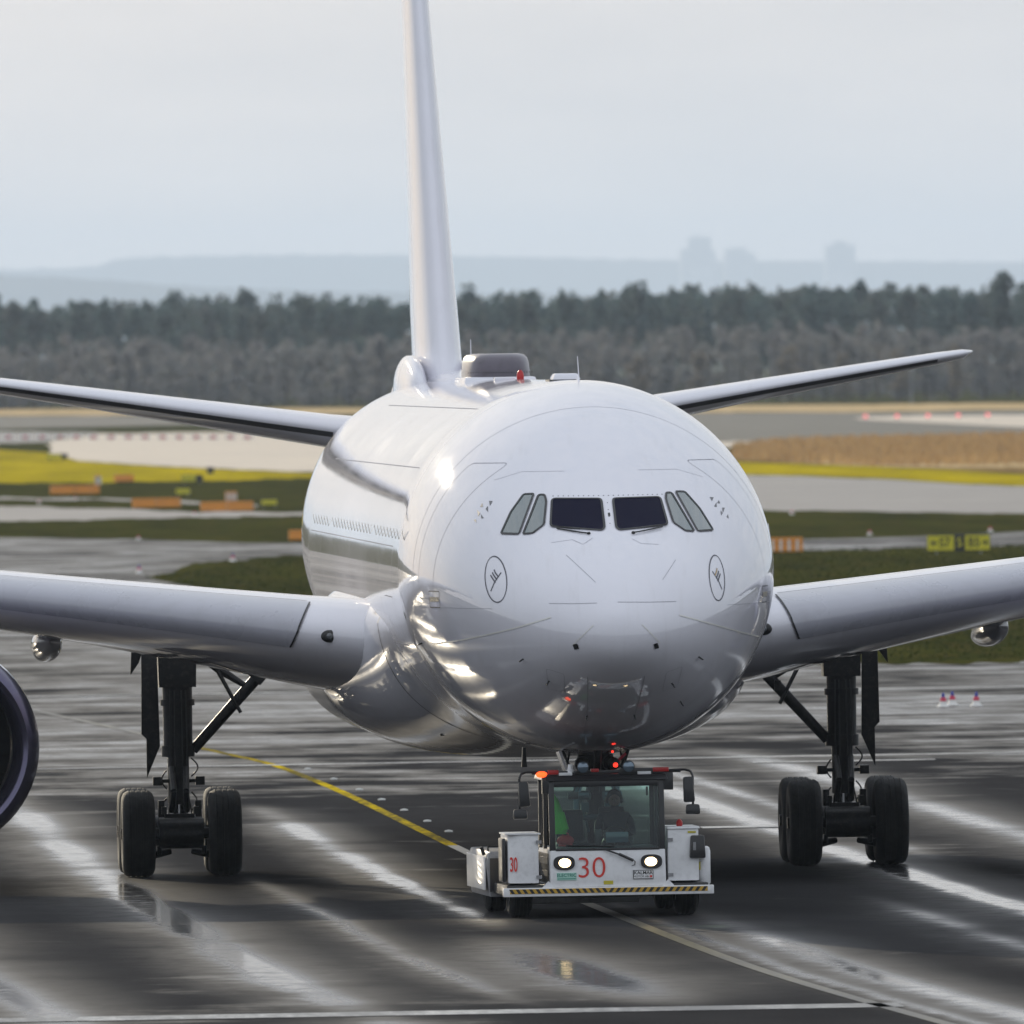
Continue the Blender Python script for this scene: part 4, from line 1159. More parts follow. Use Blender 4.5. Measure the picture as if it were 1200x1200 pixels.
# roof bar, lamps, mirrors
rb = MB(); rb.box(-1.10, 1.12, .16, .22, 2.135, 2.185); rb.box(-.95, -.85, .12, .26, 1.85, 2.135); rb.box(.86, 1.0, .12, .26, 1.88, 2.135); rb.box(.2, .9, .14, .24, 2.12, 2.21)
rbo = rb.build('roof_lamp_bar', M_tdark, tug, bev=.01)
MB().ball((-.955, .14, 2.135), .085, .045, .05, 18, 10).build('beacon', M_amber, rbo, smooth=True)
MB().box(-.86, -.70, .13, .24, 2.13, 2.20).build('beacon', M_red, rbo, bev=.015)
MB().box(.70, .94, .13, .24, 2.15, 2.215).build('beacon', M_red, rbo, bev=.015)
MB().box(-.22, -.10, .13, .22, 2.16, 2.21).build('beacon', M_red, rbo, bev=.012)
for x0, x1 in ((-.70, -.50), (.47, .67)): MB().box(x0, x1, .10, .155, 2.115, 2.16).build('strip_lamp', M_twhite, rbo, bev=.008)
MB().lathe([(0, .06), (.03, .06), (.05, .04), (.12, .035)], (-.52, .2, 2.16), 'Z', 14).build('aerial_base', M_twhite, rbo, smooth=True)
for x in (-.345, .335):
    w = MB().lathe([(.10, .0), (.09, .05), (.02, .085), (-.03, .092), (-.035, .080)], (x, .10, 2.235), 'Y', 24).build('work_lamp', M_tdark, rbo, smooth=True)
    MB().lathe([(-.033, .080), (-.045, .05), (-.05, .0)], (x, .10, 2.235), 'Y', 24).build('lamp_lens', M_worklens, w, smooth=True)
for q, zo in ((-1, 0), (1, .03)):
    pts = [(q*.95, .17, 2.17), (q*1.18, .15, 2.175), (q*1.26, .13, 2.15), (q*1.29, .12, 2.08), (q*1.29, .12, 1.62+zo)]
    MB().path(pts, .018, 8).build('mirror_arm', M_tdark, tug, smooth=True)
    MB().box(-.085, .085, -.05, .05, -.19, .19, (.012, .012), Matrix.Translation((q*1.225, .10, 1.85+zo)) @ Matrix.Rotation(R(-3), 4, 'Y')).build('mirror', M_tdark, tug, bev=.035)
    MB().box(-.11, .11, -.05, .05, -.075, .075, (.01, .01), Matrix.Translation((q*1.285, .10, 1.555+zo))).build('mirror', M_tdark, tug, bev=.035)
# cab interior
for x in (-.42, .20):
    st = MB(); st.box(x-.24, x+.24, .95, 1.45, .98, 1.10); st.box(x-.22, x+.22, 1.38, 1.50, 1.05, 1.58 if x < 0 else 1.62, (.03, .01)); st.build('cab_seat', M_seat, tug, bev=.04)
MB().box(-.13, -.03, .6, .64, 1.06, 1.30).build('console_stand', M_tdark, tug, bev=.01)
sw = MB()
for k in range(24):
    a, b = 2*math.pi*k/24, 2*math.pi*(k+1)/24
    sw.tube((.18+.17*math.cos(a), .62+.07*math.sin(a), 1.20+.13*math.sin(a)), (.18+.17*math.cos(b), .62+.07*math.sin(b), 1.20+.13*math.sin(b)), .014, .014, 6)
sw.tube((.18, .62, 1.2), (.18, .52, 1.04), .03, .03, 8); sw.box(.03, .33, .61, .63, 1.19, 1.21); sw.build('steering_wheel', M_tdark, tug)
MB().box(.02, .36, .50, .53, 1.10, 1.26, None, Matrix.Translation((0, 0, 0))).build('tablet_screen', M_blueish, tug, bev=.008)
MB().box(-.56, -.40, .22, .27, 1.76, 1.87).build('interior_mirror', M_tdark, tug, bev=.02)
MB().tube((-.48, .24, 1.86), (-.44, .22, 1.96), .012, .012, 6).build('mirror_stalk', M_tdark, tug)
MB().box(.60, .63, .2, .23, 1.80, 1.93).build('wiper_motor_cover', M_tdark, tug)

# things in the cab
M_hivis = paint('hi_vis_green', (.05, .42, .03), .6, var=.25, scale=8)
M_bag = paint('red_cloth', (.40, .03, .03), .7)
jk = MB()
rings = []
for z, x0, x1, d in ((1.84, -.78, -.755, .02), (1.76, -.785, -.70, .05), (1.60, -.79, -.64, .08), (1.45, -.79, -.60, .09), (1.30, -.79, -.56, .10), (1.24, -.78, -.57, .09)):
    ring = []
    for i in range(14):
        a = 2*math.pi*i/14
        ring.append(((x0+x1)/2+(x1-x0)/2*math.cos(a)*(1+.06*math.sin(5*a+z*9)), .55+d*math.sin(a), z))
    rings.append(ring)
jk.loft(rings); jo = jk.build('safety_jacket', M_hivis, None, smooth=True); jo.location = (-.02, 3.2, 0)
tag(jo, 'bright green high-visibility jacket hanging inside the tractor cab', 'jacket')
sv = MB(); sv.tube((-.66, .50, 1.56), (-.60, .48, 1.30), .05, .055, 10); sv.build('sleeve', M_hivis, jo, smooth=True)
bg = MB(); bg.ball((-.60, .52, 1.14), .13, .10, .09, 16, 10); bg.box(-.70, -.50, .45, .60, 1.05, 1.13); bo = bg.build('red_bag', M_bag, None, smooth=True); bo.location = (-.02, 3.2, 0)
MB().path([(-.66, .5, 1.2), (-.62, .5, 1.26), (-.56, .5, 1.25), (-.54, .5, 1.19)], .01, 6).build('bag_strap', M_bag, bo)
tag(bo, 'red cloth bag lying on the dashboard below the green jacket', 'bag')

# driver
def driver():
    M_cloth = paint('dark_work_jacket', (.010, .012, .02), .8, var=.2, scale=10)
    M_skin = paint('skin', (.16, .09, .065), .55)
    me = bpy.data.meshes.new('person')
    V = []; E = []; Rd = []
    def add(p, r, parent=None):
        V.append(p); Rd.append(r)
        if parent is not None: E.append((parent, len(V)-1))
        return len(V)-1
    pel = add((0, 0, 1.12), (.17, .13)); sp1 = add((0, -.01, 1.26), (.165, .12), pel); sp2 = add((0, -.03, 1.42), (.19, .125), sp1)
    nk0 = add((0, -.03, 1.545), (.075, .07), sp2); nk = add((0, -.04, 1.60), (.058, .06), nk0)
    h1 = add((0, -.055, 1.655), (.072, .085), nk); h2 = add((0, -.05, 1.74), (.082, .10), h1); h3 = add((0, -.04, 1.805), (.062, .08), h2)
    for q in (-1, 1):
        sh = add((q*.19, -.02, 1.48), (.072, .072), sp2); ua = add((q*.25, -.05, 1.36), (.058, .058), sh); el = add((q*.27, -.16, 1.24), (.05, .05), ua)
        fa = add((q*.22, -.32, 1.22), (.042, .042), el); wr = add((q*.18, -.42, 1.245), (.03, .028), fa); pm = add((q*.165, -.47, 1.26), (.038, .024), wr)
        for k in range(4):
            f1 = add((q*(.185-.020*k), -.515, 1.275), (.010, .010), pm); f2 = add((q*(.180-.020*k), -.535, 1.250+.004*(k % 2)), (.009, .009), f1)
        t1 = add((q*.135, -.45, 1.265), (.011, .011), pm); add((q*.125, -.48, 1.245), (.010, .010), t1)
        hp = add((q*.10, -.05, 1.10), (.10, .09), pel); kn = add((q*.15, -.42, 1.09), (.075, .07), hp); an = add((q*.15, -.44, .72), (.05, .05), kn); add((q*.15, -.54, .66), (.045, .035), an)
    me.from_pydata(V, E, [])
    o = bpy.data.objects.new('person', me); link(o)
    me.materials.append(M_cloth)
    sk = o.modifiers.new('skin', 'SKIN'); sk.use_smooth_shade = True
    if not me.skin_vertices: 
        bm = bmesh.new(); bm.from_mesh(me); bm.verts.layers.skin.verify(); bm.to_mesh(me); bm.free()
    for i, sv_ in enumerate(me.skin_vertices[0].data):
        sv_.radius = Rd[i]; sv_.use_root = (i == 0)
    ss = o.modifiers.new('sub', 'SUBSURF'); ss.levels = 2; ss.render_levels = 2
    o.location = (.15, 4.40, 0)
    tag(o, 'driver in dark jacket and headset seated behind the tractor windshield', 'person')
    hd = MB(); hd.ball((0, -.052, 1.725), .090, .106, .118, 20, 14); hd.ball((0, -.163, 1.715), .016, .02, .03, 8, 6)
    for q in (-1, 1): hd.ball((q*.090, -.04, 1.72), .014, .024, .034, 8, 6)
    face = hd.build('face', M_skin, o, smooth=True)
    M_eye = paint('eye', (.02, .015, .012), .2); M_lip = paint('lips', (.20, .08, .07), .5)
    for q in (-1, 1): MB().ball((q*.033, -.150, 1.735), .013, .010, .008, 8, 6).build('eye', M_eye, face, smooth=True)
    MB().ball((0, -.150, 1.672), .026, .010, .007, 10, 6).build('mouth', M_lip, face, smooth=True)
    hr = MB(); hr.ball((0, -.032, 1.765), .098, .108, .098, 18, 12); hr.build('hair', paint('dark_hair', (.012, .010, .009), .6), o, smooth=True)
    hs = MB()
    for k in range(12):
        a, b = math.pi*k/12, math.pi*(k+1)/12
        hs.tube((.108*math.cos(a), -.04, 1.74+.135*math.sin(a)), (.108*math.cos(b), -.04, 1.74+.135*math.sin(b)), .014, .014, 6)
    for q in (-1, 1): hs.ball((q*.108, -.04, 1.72), .032, .045, .055, 12, 8)
    hs.build('headset', M_tdark, o, smooth=True)
driver()

# =================================================================== AIRFIELD FURNITURE
M_orange = paint('barrier_orange', (.62, .23, .012), .5, var=.15, scale=1.5, dirt=.3, dirtcol=(.3, .15, .06))
M_bwhite = paint('barrier_white', (.72, .70, .66), .5)
M_sy = paint('sign_yellow', (.62, .56, .02), .4)
M_sk = paint('sign_black', (.015, .015, .018), .45)
M_steel = paint('galvanised_steel', (.30, .31, .32), .5, metal=.5)
def barrier(x, y, w, h, label, slats=False, nb=2):
    o = empty('barrier', (x, y, 0)); tag(o, label, 'barrier', 'water-filled barriers by the taxiways')
    seg = w/nb
    for k in range(nb):
        x0 = k*seg+.02; x1 = (k+1)*seg-.02
        mb = MB(); mb.loft([[(x0, -.22, .03), (x1, -.22, .03), (x1, .22, .03), (x0, .22, .03)], [(x0, -.22, .16), (x1, -.22, .16), (x1, .22, .16), (x0, .22, .16)], [(x0, -.12, .26), (x1, -.12, .26), (x1, .12, .26), (x0, .12, .26)], [(x0, -.09, h), (x1, -.09, h), (x1, .09, h), (x0, .09, h)]])
        b = mb.build('barrier_block', M_orange, o, bev=.02)
        if slats:
            for j in range(4):
                xx = x0+(j+.35)*(x1-x0)/4.2
                MB().box(xx, xx+.11, -.235, -.225, .08, h-.1).build('reflector_stripe', M_bwhite, b)
    for k in range(nb):
        MB().box(k*seg+seg*.2, k*seg+seg*.32, -.25, .25, 0, .035).build('barrier_foot', M_sk, o)
barrier(17.5, 951.9, 3.12, .58, 'pair of joined orange barriers at far left, above the pale service strip')
barrier(18.7, 827.4, 2.76, .57, 'pair of joined orange barriers, middle one of the left row')
barrier(21.4, 794.7, 2.91, .55, 'pair of joined orange barriers nearest the fuselage in the left row')
barrier(19.2, 615.6, 1.6, .50, 'short orange barrier partly hidden behind the fuselage side', nb=1)
barrier(35.45, 527.7, 1.46, .63, 'orange and white striped barrier just right of the nose', True, 1)
barrier(25.1, 1070.8, 1.39, .50, 'single low orange barrier on the pale grass at left', nb=1)
barrier(25.4, 868.5, .72, .60, 'small upright orange and white barrier behind the left row', True, 1)
barrier(22.8, 1037.3, .42, .68, 'narrow orange marker block beyond the far left barriers', True, 1)
def sign(x, y, w, h, label, parts):
    """parts: (from, to, board material, text, text material)"""
    o = empty('taxiway_sign', (x, y, 0)); tag(o, label, 'sign', 'taxiway guidance signs')
    z0 = .12
    MB().box(0, w, -.03, .12, z0, z0+h).build('sign_case', M_sk, o, bev=.015)
    for a, b, bm_, tx, tm in parts:
        bd = MB().box(a+.025, b-.025, -.042, -.032, z0+.04, z0+h-.04).build('sign_panel', bm_, o)
        if tx: lettering('sign_lettering', tx, (h-.08)*.86, ((a+b)/2, -.046, z0+h/2), tm, bd, .92, bold=.006)
    for xx in (.15*w, .85*w): MB().box(xx-.03, xx+.03, .0, .06, 0, z0).build('sign_leg', M_steel, o)
    return o
def arrow(parent, x, z, d, L, y=-.047):
    mb = MB(); hw = .028
    mb.add([(x-d*L/2, y, z-hw), (x+d*L*.1, y, z-hw), (x+d*L*.1, y, z+hw), (x-d*L/2, y, z+hw)], [(0, 1, 2, 3)])
    mb.add([(x+d*L*.0, y-.001, z-.13), (x+d*L/2, y-.001, z), (x+d*L*.0, y-.001, z+.13)], [(0, 1, 2)])
    mb.build('sign_arrow', M_sk, parent)
s1 = sign(40.8, 510.8, 2.56, .68, 'yellow and black guidance sign reading S7 and B5 above the right wing', [(0, 1.12, M_sy, None, None), (1.12, 1.52, M_sk, 'S', M_sy), (1.52, 2.56, M_sy, None, None)])
lettering('sign_lettering', 'S7', .52, (.72, -.047, .46), M_sk, s1, .9, bold=.008); arrow(s1, .30, .46, -1, .32)
lettering('sign_lettering', 'B5', .52, (1.90, -.047, .46), M_sk, s1, .9, bold=.008); arrow(s1, 2.34, .46, 1, .26)
for a in ((28.7, 1374., 1.77, .46, 'yellow sign with black end, on the bright grass at far left', .72), (28.7, 1040.4, 1.42, .46, 'yellow sign with black end, left of the fuselage on pale grass', .68),
          (33.6, 1132.4, .5, .46, 'small dark square sign nearest the tailplane on pale grass', .02), (24.2, 918.4, .93, .40, 'small yellow sign above the middle orange barriers', .98), (25.6, 818.3, .94, .36, 'small yellow sign just right of the orange barriers', .98)):
    x, y, w, h, lab, fr_ = a
    sign(x, y, w, h, lab, ([(0, w*fr_, M_sy, None, None)] if fr_ > .1 else [])+([(w*fr_, w, M_sk, None, None)] if fr_ < .95 else []))

# edge markers and lights
M_mred = paint('marker_red', (.62, .05, .10), .4)
M_mblue = paint('marker_blue', (.03, .04, .30), .3)
def marker(x, y, label, k=1.0, kind=0):
    o = empty('edge_marker', (x, y, 0)); tag(o, label, 'edge marker', 'edge light markers')
    MB().lathe([(0, .13*k), (.02*k, .13*k), (.05*k, .085*k), (.12*k, .06*k)], (0, 0, .004), 'Z', 14).build('marker_base', M_bwhite, o, smooth=True)
    MB().lathe([(.121*k, .066*k), (.16*k, .062*k), (.20*k, .05*k), (.201*k, 0)], (0, 0, .004), 'Z', 14).build('marker_band', M_mred, o, smooth=True)
    if kind == 0: MB().lathe([(.20*k, .035*k), (.26*k, .035*k), (.29*k, .02*k), (.295*k, 0)], (0, 0, .004), 'Z', 12).build('marker_lens', M_mblue, o, smooth=True)
for nm, (x, y) in (('leftmost of three red and white edge lights right of the landing gear', (17.0, 170.8)), ('middle of three red and white edge lights right of the landing gear', (17.35, 172.7)), ('rightmost of three red and white edge lights right of the landing gear', (17.8, 171.2)),
                   ('small edge light at the tip of the grass, above the left wing', (8.4, 488.8)), ('small edge light on the pavement edge, above the left wing root', (13.5, 528.5))): marker(x, y, nm, 1.15)
for (x, y) in ((12.9, 632.0), (48.5, 715.2), (44.5, 598.8), (50.4, 605.6), (14.9, 879.3), (17.7, 902.8), (20.3, 771.7)):
    marker(x, y, 'tiny white edge light beside a background taxiway', 1.0, 1)
M_rlit = paint('runway_light_red', (.6, .1, .1), .4, emit=(1, .16, .18), estr=1.0)
for (x, y) in ((138.6, 1984.2), (141.9, 1980.), (145.4, 1979.8), (148.6, 1976.), (151.8, 1974.)):
    o = MB().lathe([(0, .1), (.3, .08)], (0, 0, 0), 'Z', 10).build('runway_light', M_steel, None); o.location = (x, y, .03)
    MB().ball((0, 0, .45), .24, .24, .2, 12, 8).build('lamp', M_rlit, o, smooth=True)
    tag(o, 'red light in the row along the far runway at right', 'runway light', 'red lights on the far runway')
M_rw = paint('red_white_board', (.60, .16, .16), .5)
for k, (x, y) in enumerate([(37.2, 1838.0), (38.8, 1830.7), (40.4, 1823.4), (42.1, 1816.1), (43.6, 1808.9), (45.2, 1801.7), (46.8, 1794.6), (48.4, 1787.5), (49.9, 1780.5), (51.5, 1773.5), (53.0, 1766.6), (54.5, 1759.7), (56.0, 1752.9), (57.5, 1746.1), (59.0, 1739.3)]):
    o = MB().box(-.55, .55, -.15, .15, 0, .45).build('closure_marker', M_bwhite, None, bev=.03); o.location = (x, y, .02)
    MB().box(-.25, .25, -.17, .17, .08, .40).build('red_panel', M_rw, o)
    tag(o, 'red and white block in the row closing the far runway at left', 'marker block', 'red and white blocks at far left')
for x, y, h, lab in ((103.1, 3247.6, 7.0, 'thin light pole before the trees, left of the fin'), (190, 2640, 5.0, 'thin pole before the trees at right'), (78, 3200, 9.0, 'thin pole before the trees at far left')):
    o = MB().tube((0, 0, 0), (0, 0, h), .12, .07, 8).build('light_pole', M_steel, None); o.location = (x, y, 0)
    MB().box(-.5, .5, -.2, .2, h-.1, h+.25).build('lamp_head', M_steel, o); tag(o, lab, 'pole', 'poles before the wood')

M_stud = paint('inset_light_metal', (.55, .55, .52), .4)
for k, y in enumerate((58, 66, 75, 84, 93, 103, 113)):
    o = MB().lathe([(0, .075), (.02, .07), (.03, .04), (.035, 0)], (0, 0, 0), 'Z', 14).build('inset_light', M_stud, None, smooth=True); o.location = (line_x(y)+.42, y, .004)
    tag(o, 'small flush light set in the pavement beside the yellow guide line', 'inset light', 'flush lights along the guide line')

# =================================================================== VEGETATION
def foliage(name, cols, tr=.4):
    m, nt, b = base_mat(name)
    g = nd(nt, 'ShaderNodeNewGeometry')
    c = nt.nodes.new('ShaderNodeValToRGB')
    el = c.color_ramp.elements; el[0].color = (*cols[0], 1); el[1].color = (*cols[-1], 1)
    for i, q in enumerate(cols[1:-1]):
        e = el.new((i+1)/(len(cols)-1)); e.color = (*q, 1)
    at = nd(nt, 'ShaderNodeAttribute'); at.attribute_name = 'tone'
    rn = math_(nt, 'MULTIPLY_ADD', g.outputs['Random Per Island'], .35, math_(nt, 'MULTIPLY', at.outputs['Fac'], .65))
    nt.links.new(rn, c.inputs['Fac']); nt.nodes.remove(b)
    df = nd(nt, 'ShaderNodeBsdfDiffuse'); tl = nd(nt, 'ShaderNodeBsdfTranslucent'); mx = nd(nt, 'ShaderNodeMixShader'); mx.inputs[0].default_value = tr
    nt.links.new(c.outputs['Color'], df.inputs[0]); nt.links.new(c.outputs['Color'], tl.inputs[0])
    nt.links.new(df.outputs[0], mx.inputs[1]); nt.links.new(tl.outputs[0], mx.inputs[2])
    nt.links.new(mx.outputs[0], nt.nodes['Material Output'].inputs['Surface'])
    return m
M_pine = foliage('pine_needles', [(.06, .095, .10), (.075, .115, .115), (.095, .12, .11), (.105, .11, .11)])  # pale blue of the haze is partly put into the needle colour
M_bare = foliage('bare_winter_twigs', [(.17, .175, .185), (.21, .20, .195), (.18, .19, .19), (.24, .215, .20)])
M_birch = foliage('pale_twigs', [(.16, .14, .12), (.22, .19, .15), (.13, .12, .10)])
M_trunk = paint('bark', (.06, .045, .035), .9)

def quads(centres, size, tones):
    """leaf clumps: one small bent quad each, in random directions"""
    n = len(centres)
    a = rng.normal(size=(n, 3)); a /= np.linalg.norm(a, axis=1)[:, None]
    b = rng.normal(size=(n, 3)); b -= (b*a).sum(1)[:, None]*a; b /= np.linalg.norm(b, axis=1)[:, None]
    s = (size*rng.uniform(.6, 1.4, n))[:, None]
    P = np.stack([centres-a*s-b*s*.7, centres+a*s-b*s*.7, centres+a*s*.8+b*s*.8, centres-a*s*.9+b*s*.7], 1).reshape(-1, 3)
    return P, np.repeat(tones, 4)
def cloud_mesh(name, P, T, mat):
    n = len(P)//4
    me = bpy.data.meshes.new(name)
    me.vertices.add(len(P)); me.vertices.foreach_set('co', P.astype(np.float32).ravel())
    me.loops.add(len(P)); me.loops.foreach_set('vertex_index', np.arange(len(P), dtype=np.int32))
    me.polygons.add(n); me.polygons.foreach_set('loop_start', np.arange(0, len(P), 4, dtype=np.int32))
    me.update(calc_edges=True); me.validate()
    at = me.attributes.new('tone', 'FLOAT', 'POINT'); at.data.foreach_set('value', T.astype(np.float32))
    me.materials.append(mat)
    return bpy.data.objects.new(name, me)
def crown_points(h, r, base, n, conical=False):
    """clumped points of one crown"""
    k = rng.integers(7, 12); cc = []
    for _ in range(k):
        t = rng.uniform(base, .93); ang = rng.uniform(0, 2*math.pi); rad = r*rng.uniform(.1, .75)*(1-(t-base)*(.7 if conical else .25))
        cc.append((rad*math.cos(ang), rad*math.sin(ang), h*t))
    cc.append((0, 0, h*.92))
    cc = np.array(cc); w = rng.integers(0, len(cc), n)
    d = rng.normal(size=(n, 3)); d /= np.linalg.norm(d, axis=1)[:, None]; d *= (rng.uniform(.2, 1, n)**.5)[:, None]
    return cc[w] + d*np.array([r*.45, r*.45, h*.11]), w
def belt(y0, y1, rows, hmin, hmax, r, base, per, size, mat, xpad=60, step=4.2, name='woodland', label=''):
    PP = []; TT = []; trunks = MB()
    for j in range(rows):
        y = y0+(y1-y0)*j/max(1, rows-1)
        xl = CAMLOC.x+(y-CAMLOC.y)*math.tan(PAN-.0275)-xpad; xr = CAMLOC.x+(y-CAMLOC.y)*math.tan(PAN+.0275)+xpad
        x = xl
        while x < xr:
            u = (x-xl)/(xr-xl)
            h = rng.uniform(hmin, hmax)*(.96+.14*mnoise.noise(Vector((x*.03, y*.01, 0))))*(1+.0*u)
            c, w = crown_points(h, r*rng.uniform(.8, 1.25), base, per)
            yy = y+rng.uniform(-6, 6) - 560*(u-.5)
            tone = np.clip(rng.uniform(0, 1)+rng.normal(0, .12, 14)[w % 14], 0, 1)
            P, T = quads(c+np.array([x, yy, 0]), size, tone); PP.append(P); TT.append(T)
            if j < 2: trunks.tube((x, yy, 0), (x, yy, h*.8), .22, .08, 5, False)
            x += step*rng.uniform(.7, 1.3)
    o = cloud_mesh(name, np.concatenate(PP), np.concatenate(TT), mat); link(o)
    tag(o, label, 'woodland', kind='stuff')
    t = trunks.build('trunks', M_trunk, o); t['kind'] = 'stuff'
    return o
belt(3330, 3520, 7, 18.0, 20.4, 3.0, .35, 230, .50, M_pine, 50, 4.6, 'pine_wood', 'dark green pine wood across the skyline behind the runway')
belt(2990, 3080, 6, 8.6, 12.8, 2.5, .10, 320, .30, M_bare, 50, 4.4, 'bare_wood', 'grey-brown leafless wood in front of the pines')
def tree(name, x, y, h, r, base, n, size, mat, label, group):
    o = empty(name, (x, y, 0)); tag(o, label, 'tree', group)
    tk = MB(); tk.tube((0, 0, 0), (.2, 0, h*.6), .28, .16, 8); tk.tube((.2, 0, h*.6), (.1, .1, h*.84), .16, .05, 8)
    for k in range(6):
        a = k*2.4; z = h*(base+.04*k); tk.tube((.15, 0, z), (.15+r*.6*math.cos(a), r*.6*math.sin(a), z+h*.09), .07, .03, 5)
    tk.build('trunk', M_trunk, o)
    c, w = crown_points(h, r, base, n)
    P, T = quads(c, size, np.clip(rng.uniform(.2, .8, 14)[w % 14], 0, 1)); link(cloud_mesh('crown', P, T, mat), o)
for x, h, lab in ((161, 20.8, 'tall dark pine standing above the wood, left of the right-hand skyline'), (188, 20.6, 'tall dark pine above the wood near the pale towers'), (242, 20.9, 'tall dark pine above the wood at the right edge'), (112, 20.8, 'tall dark pine above the wood left of the fin'), (124, 21.0, 'tall rounded pine above the wood nearest the fin')):
    u = (x-75)/190
    tree('pine_tree', x, 3330-560*(u-.5)+30, h, 3.6, .6, 700, .40, M_pine, lab, 'tall pines above the wood')
for k, x in enumerate((166, 174, 186, 193, 200, 207)):
    u = (x-65)/170
    tree('birch_tree', x, 2975-560*(u-.5), 7.4+.5*(k % 3), 2.2, .2, 420, .26, M_birch, ['pale leafless tree at the wood edge under the tailplane tip, %s from left' % w for w in ('first', 'second', 'third', 'fourth', 'fifth', 'sixth')][k], 'pale trees at the wood edge')

# rough grass: blades on the near island and tall dry stems farther off
def blades(name, poly, n, h, w, mat, label, ysplit=None):
    P = np.array(poly); x0, y0 = P.min(0); x1, y1 = P.max(0)
    out = np.zeros((0, 2))
    while len(out) < n:
        q = np.stack([rng.uniform(x0, x1, n), rng.uniform(y0, y1, n)], 1)
        c = np.zeros(n, bool); j = len(P)-1
        for i in range(len(P)):
            with np.errstate(divide='ignore', invalid='ignore'):
                hit = ((P[i, 1] > q[:, 1]) != (P[j, 1] > q[:, 1])) & (q[:, 0] < (P[j, 0]-P[i, 0])*(q[:, 1]-P[i, 1])/(P[j, 1]-P[i, 1]+1e-12)+P[i, 0])
            c ^= hit; j = i
        out = np.concatenate([out, q[c]])
    q = out[:n]; a = rng.uniform(0, math.pi, n); hh = h*rng.uniform(.4, 1.3, n); ww = w*rng.uniform(.6, 1.4, n)
    dx, dy = np.cos(a)*ww, np.sin(a)*ww; lx, ly = rng.normal(0, .35, n)*hh, rng.normal(0, .35, n)*hh
    z = np.full(n, .01)
    V = np.stack([np.stack([q[:, 0]-dx, q[:, 1]-dy, z], 1), np.stack([q[:, 0]+dx, q[:, 1]+dy, z], 1), np.stack([q[:, 0]+dx*.3+lx, q[:, 1]+dy*.3+ly, hh], 1), np.stack([q[:, 0]-dx*.3+lx, q[:, 1]-dy*.3+ly, hh], 1)], 1).reshape(-1, 3)
    o = cloud_mesh(name, V, np.repeat(rng.uniform(0, 1, n), 4), mat); link(o)
    tag(o, label, 'grass', kind='stuff')
M_gr = foliage('grass_blades', [(.020, .032, .008), (.026, .040, .010), (.034, .046, .012), (.040, .040, .016)], .12)
M_dry = foliage('dry_stems', [(.30, .18, .08), (.42, .29, .14), (.24, .15, .08)])
blades('rough_grass', [(8.2, 476.3), (17.2, 544.6), (26.7, 535.5), (47.4, 545.6), (52.3, 553.0), (30, 237.6), (16.1, 238.8), (11.1, 302.9), (9.6, 400.0)], 36000, .045, .05, M_gr, 'short dark rough grass between the apron and the taxiway')
blades('tall_dry_grass', POLY['brown_right'][:5]+[(92, 1100), (80, 1110), (76, 1215)], 16000, .55, .12, M_dry, 'tall brown dry grass beyond the right-hand taxiway')

# =================================================================== FAR HILLS, TOWN, HAZE
M_hill = ground_mat('wooded_hill', [(.03, .045, .03), (.045, .05, .03), (.06, .055, .04)], .01)
def ridge(name, y, prof, depth, seed, bumps):
    xs = np.linspace(prof[0][0], prof[-1][0], 700); f = pchip([p[0] for p in prof], [p[1] for p in prof])
    mb = MB(); rows = []
    for j, t in enumerate((0, .35, .7, .9, 1.0)):
        row = []
        for x in xs:
            z = float(f(x))*t**.8
            if t > .5: z += bumps*(mnoise.noise(Vector((x*.02, seed, t*3)))+.6*mnoise.noise(Vector((x*.09, seed+4, t*3)))+.5*mnoise.noise(Vector((x*.28, seed+9, t*5))))
            row.append((x, y+depth*t, z-(.5 if t == 0 else 0)))
        rows.append(row)
    mb.loft(rows, False, False)
    o = mb.build(name, M_hill, smooth=False); o['kind'] = 'structure'
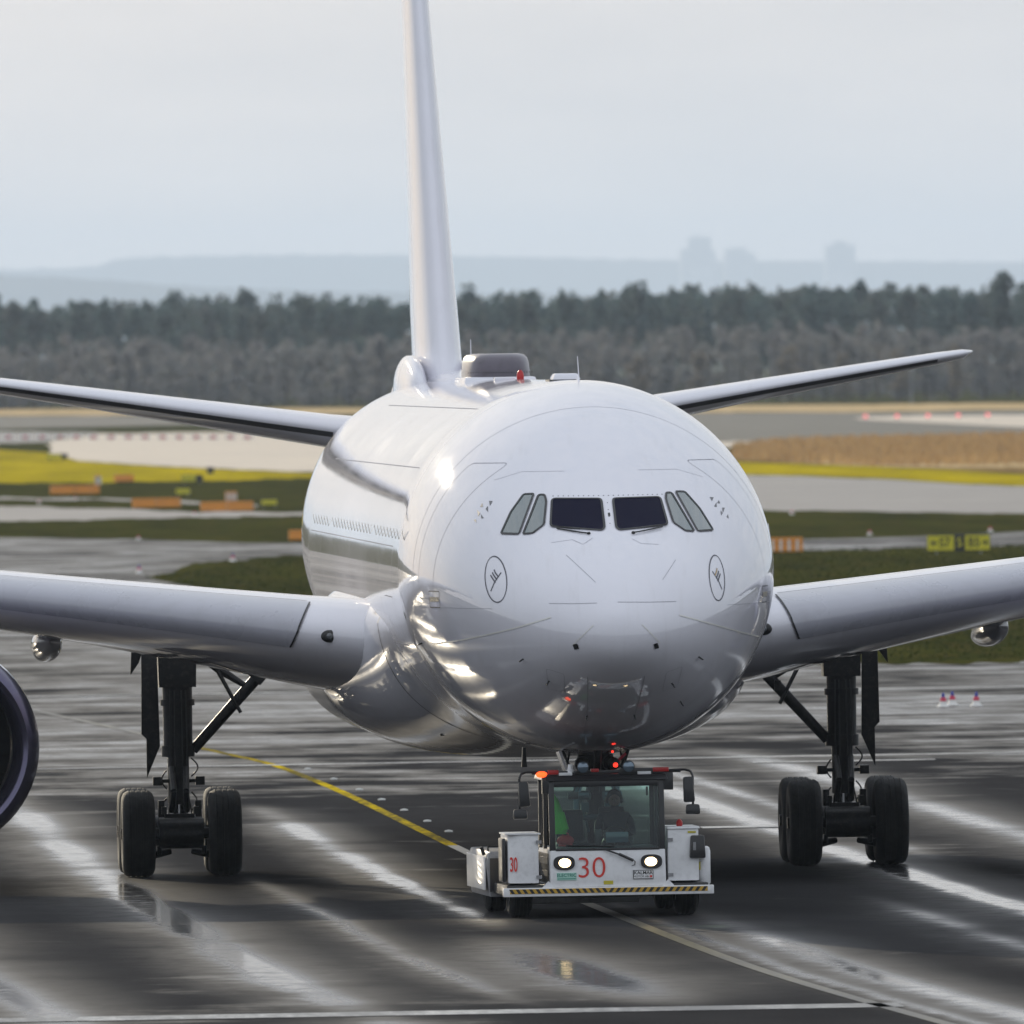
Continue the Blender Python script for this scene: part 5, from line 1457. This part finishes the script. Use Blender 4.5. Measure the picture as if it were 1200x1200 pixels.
ridge('near_hills', 40000, [(-744, 197.7), (650, 189.9), (1000, 184.4), (1209, 170.7), (1436, 151.4), (1873, 134.1), (2574, 117.9), (4860, 75.0)], 700, 3, 4.0)
ridge('far_hills', 58000, [(-564, 294.0), (946, 280.6), (1451, 277.7), (1728, 283.5), (1830, 307.2), (2209, 308.9), (2638, 302.2), (2967, 292.0), (3473, 274.0), (3979, 263.6), (4486, 253.2), (7027, 206.0)], 900, 12, 5.0)

M_conc = paint('tower_concrete', (.42, .42, .42), .7)
M_win = paint('tower_windows', (.12, .14, .17), .3)
def tower(x, w, h, label, blocks):
    o = empty('tower_block', (x, 55000, 0)); tag(o, label, 'tower block', 'tower blocks on the horizon')
    for a, b, z in blocks:
        wl_ = MB().box(a*w, b*w, 0, w*.8, 0, h*z).build('block_wall', M_conc, o)
        wm = MB()
        for k in range(int(h*z/3.2)-26, int(h*z/3.2)):
            wm.box(a*w+1, b*w-1, -.12, -.02, k*3.2+1.0, k*3.2+2.3)
        wm.build('window_bands', M_win, wl_)
    MB().box(.4*w, .6*w, w*.2, w*.5, h, h+4.0).build('plant_room', M_conc, o)
tower(3239, 88, 320.3, 'leftmost and broadest pale tower block on the hazy horizon', [(0, .25, .90), (.25, .95, 1.0), (.95, 1.1, .88)])
tower(3361, 76, 287.7, 'lowest pale tower block, middle of the three on the horizon', [(0, .8, 1.0), (.8, 1.1, .95)])
tower(3640, 82, 297.6, 'rightmost pale tower block standing alone on the horizon', [(0, .3, .98), (.3, .7, 1.02), (.7, 1.0, .98)])

hb = MB().box(-3400, 8400, -1400, 61500, -1.5, 400)
M_haze = bpy.data.materials.new('haze_air'); M_haze.use_nodes = True
nt = M_haze.node_tree; nt.nodes.clear()
out = nd(nt, 'ShaderNodeOutputMaterial'); pv = nd(nt, 'ShaderNodeVolumePrincipled')
pv.inputs['Color'].default_value = (.66, .80, 1.0, 1); pv.inputs['Density'].default_value = 3.3e-5; pv.inputs['Anisotropy'].default_value = 0.22
nt.links.new(pv.outputs[0], out.inputs['Volume'])
hz = hb.build('haze', M_haze); tag(hz, 'pale blue haze over the airfield', 'haze', kind='stuff')
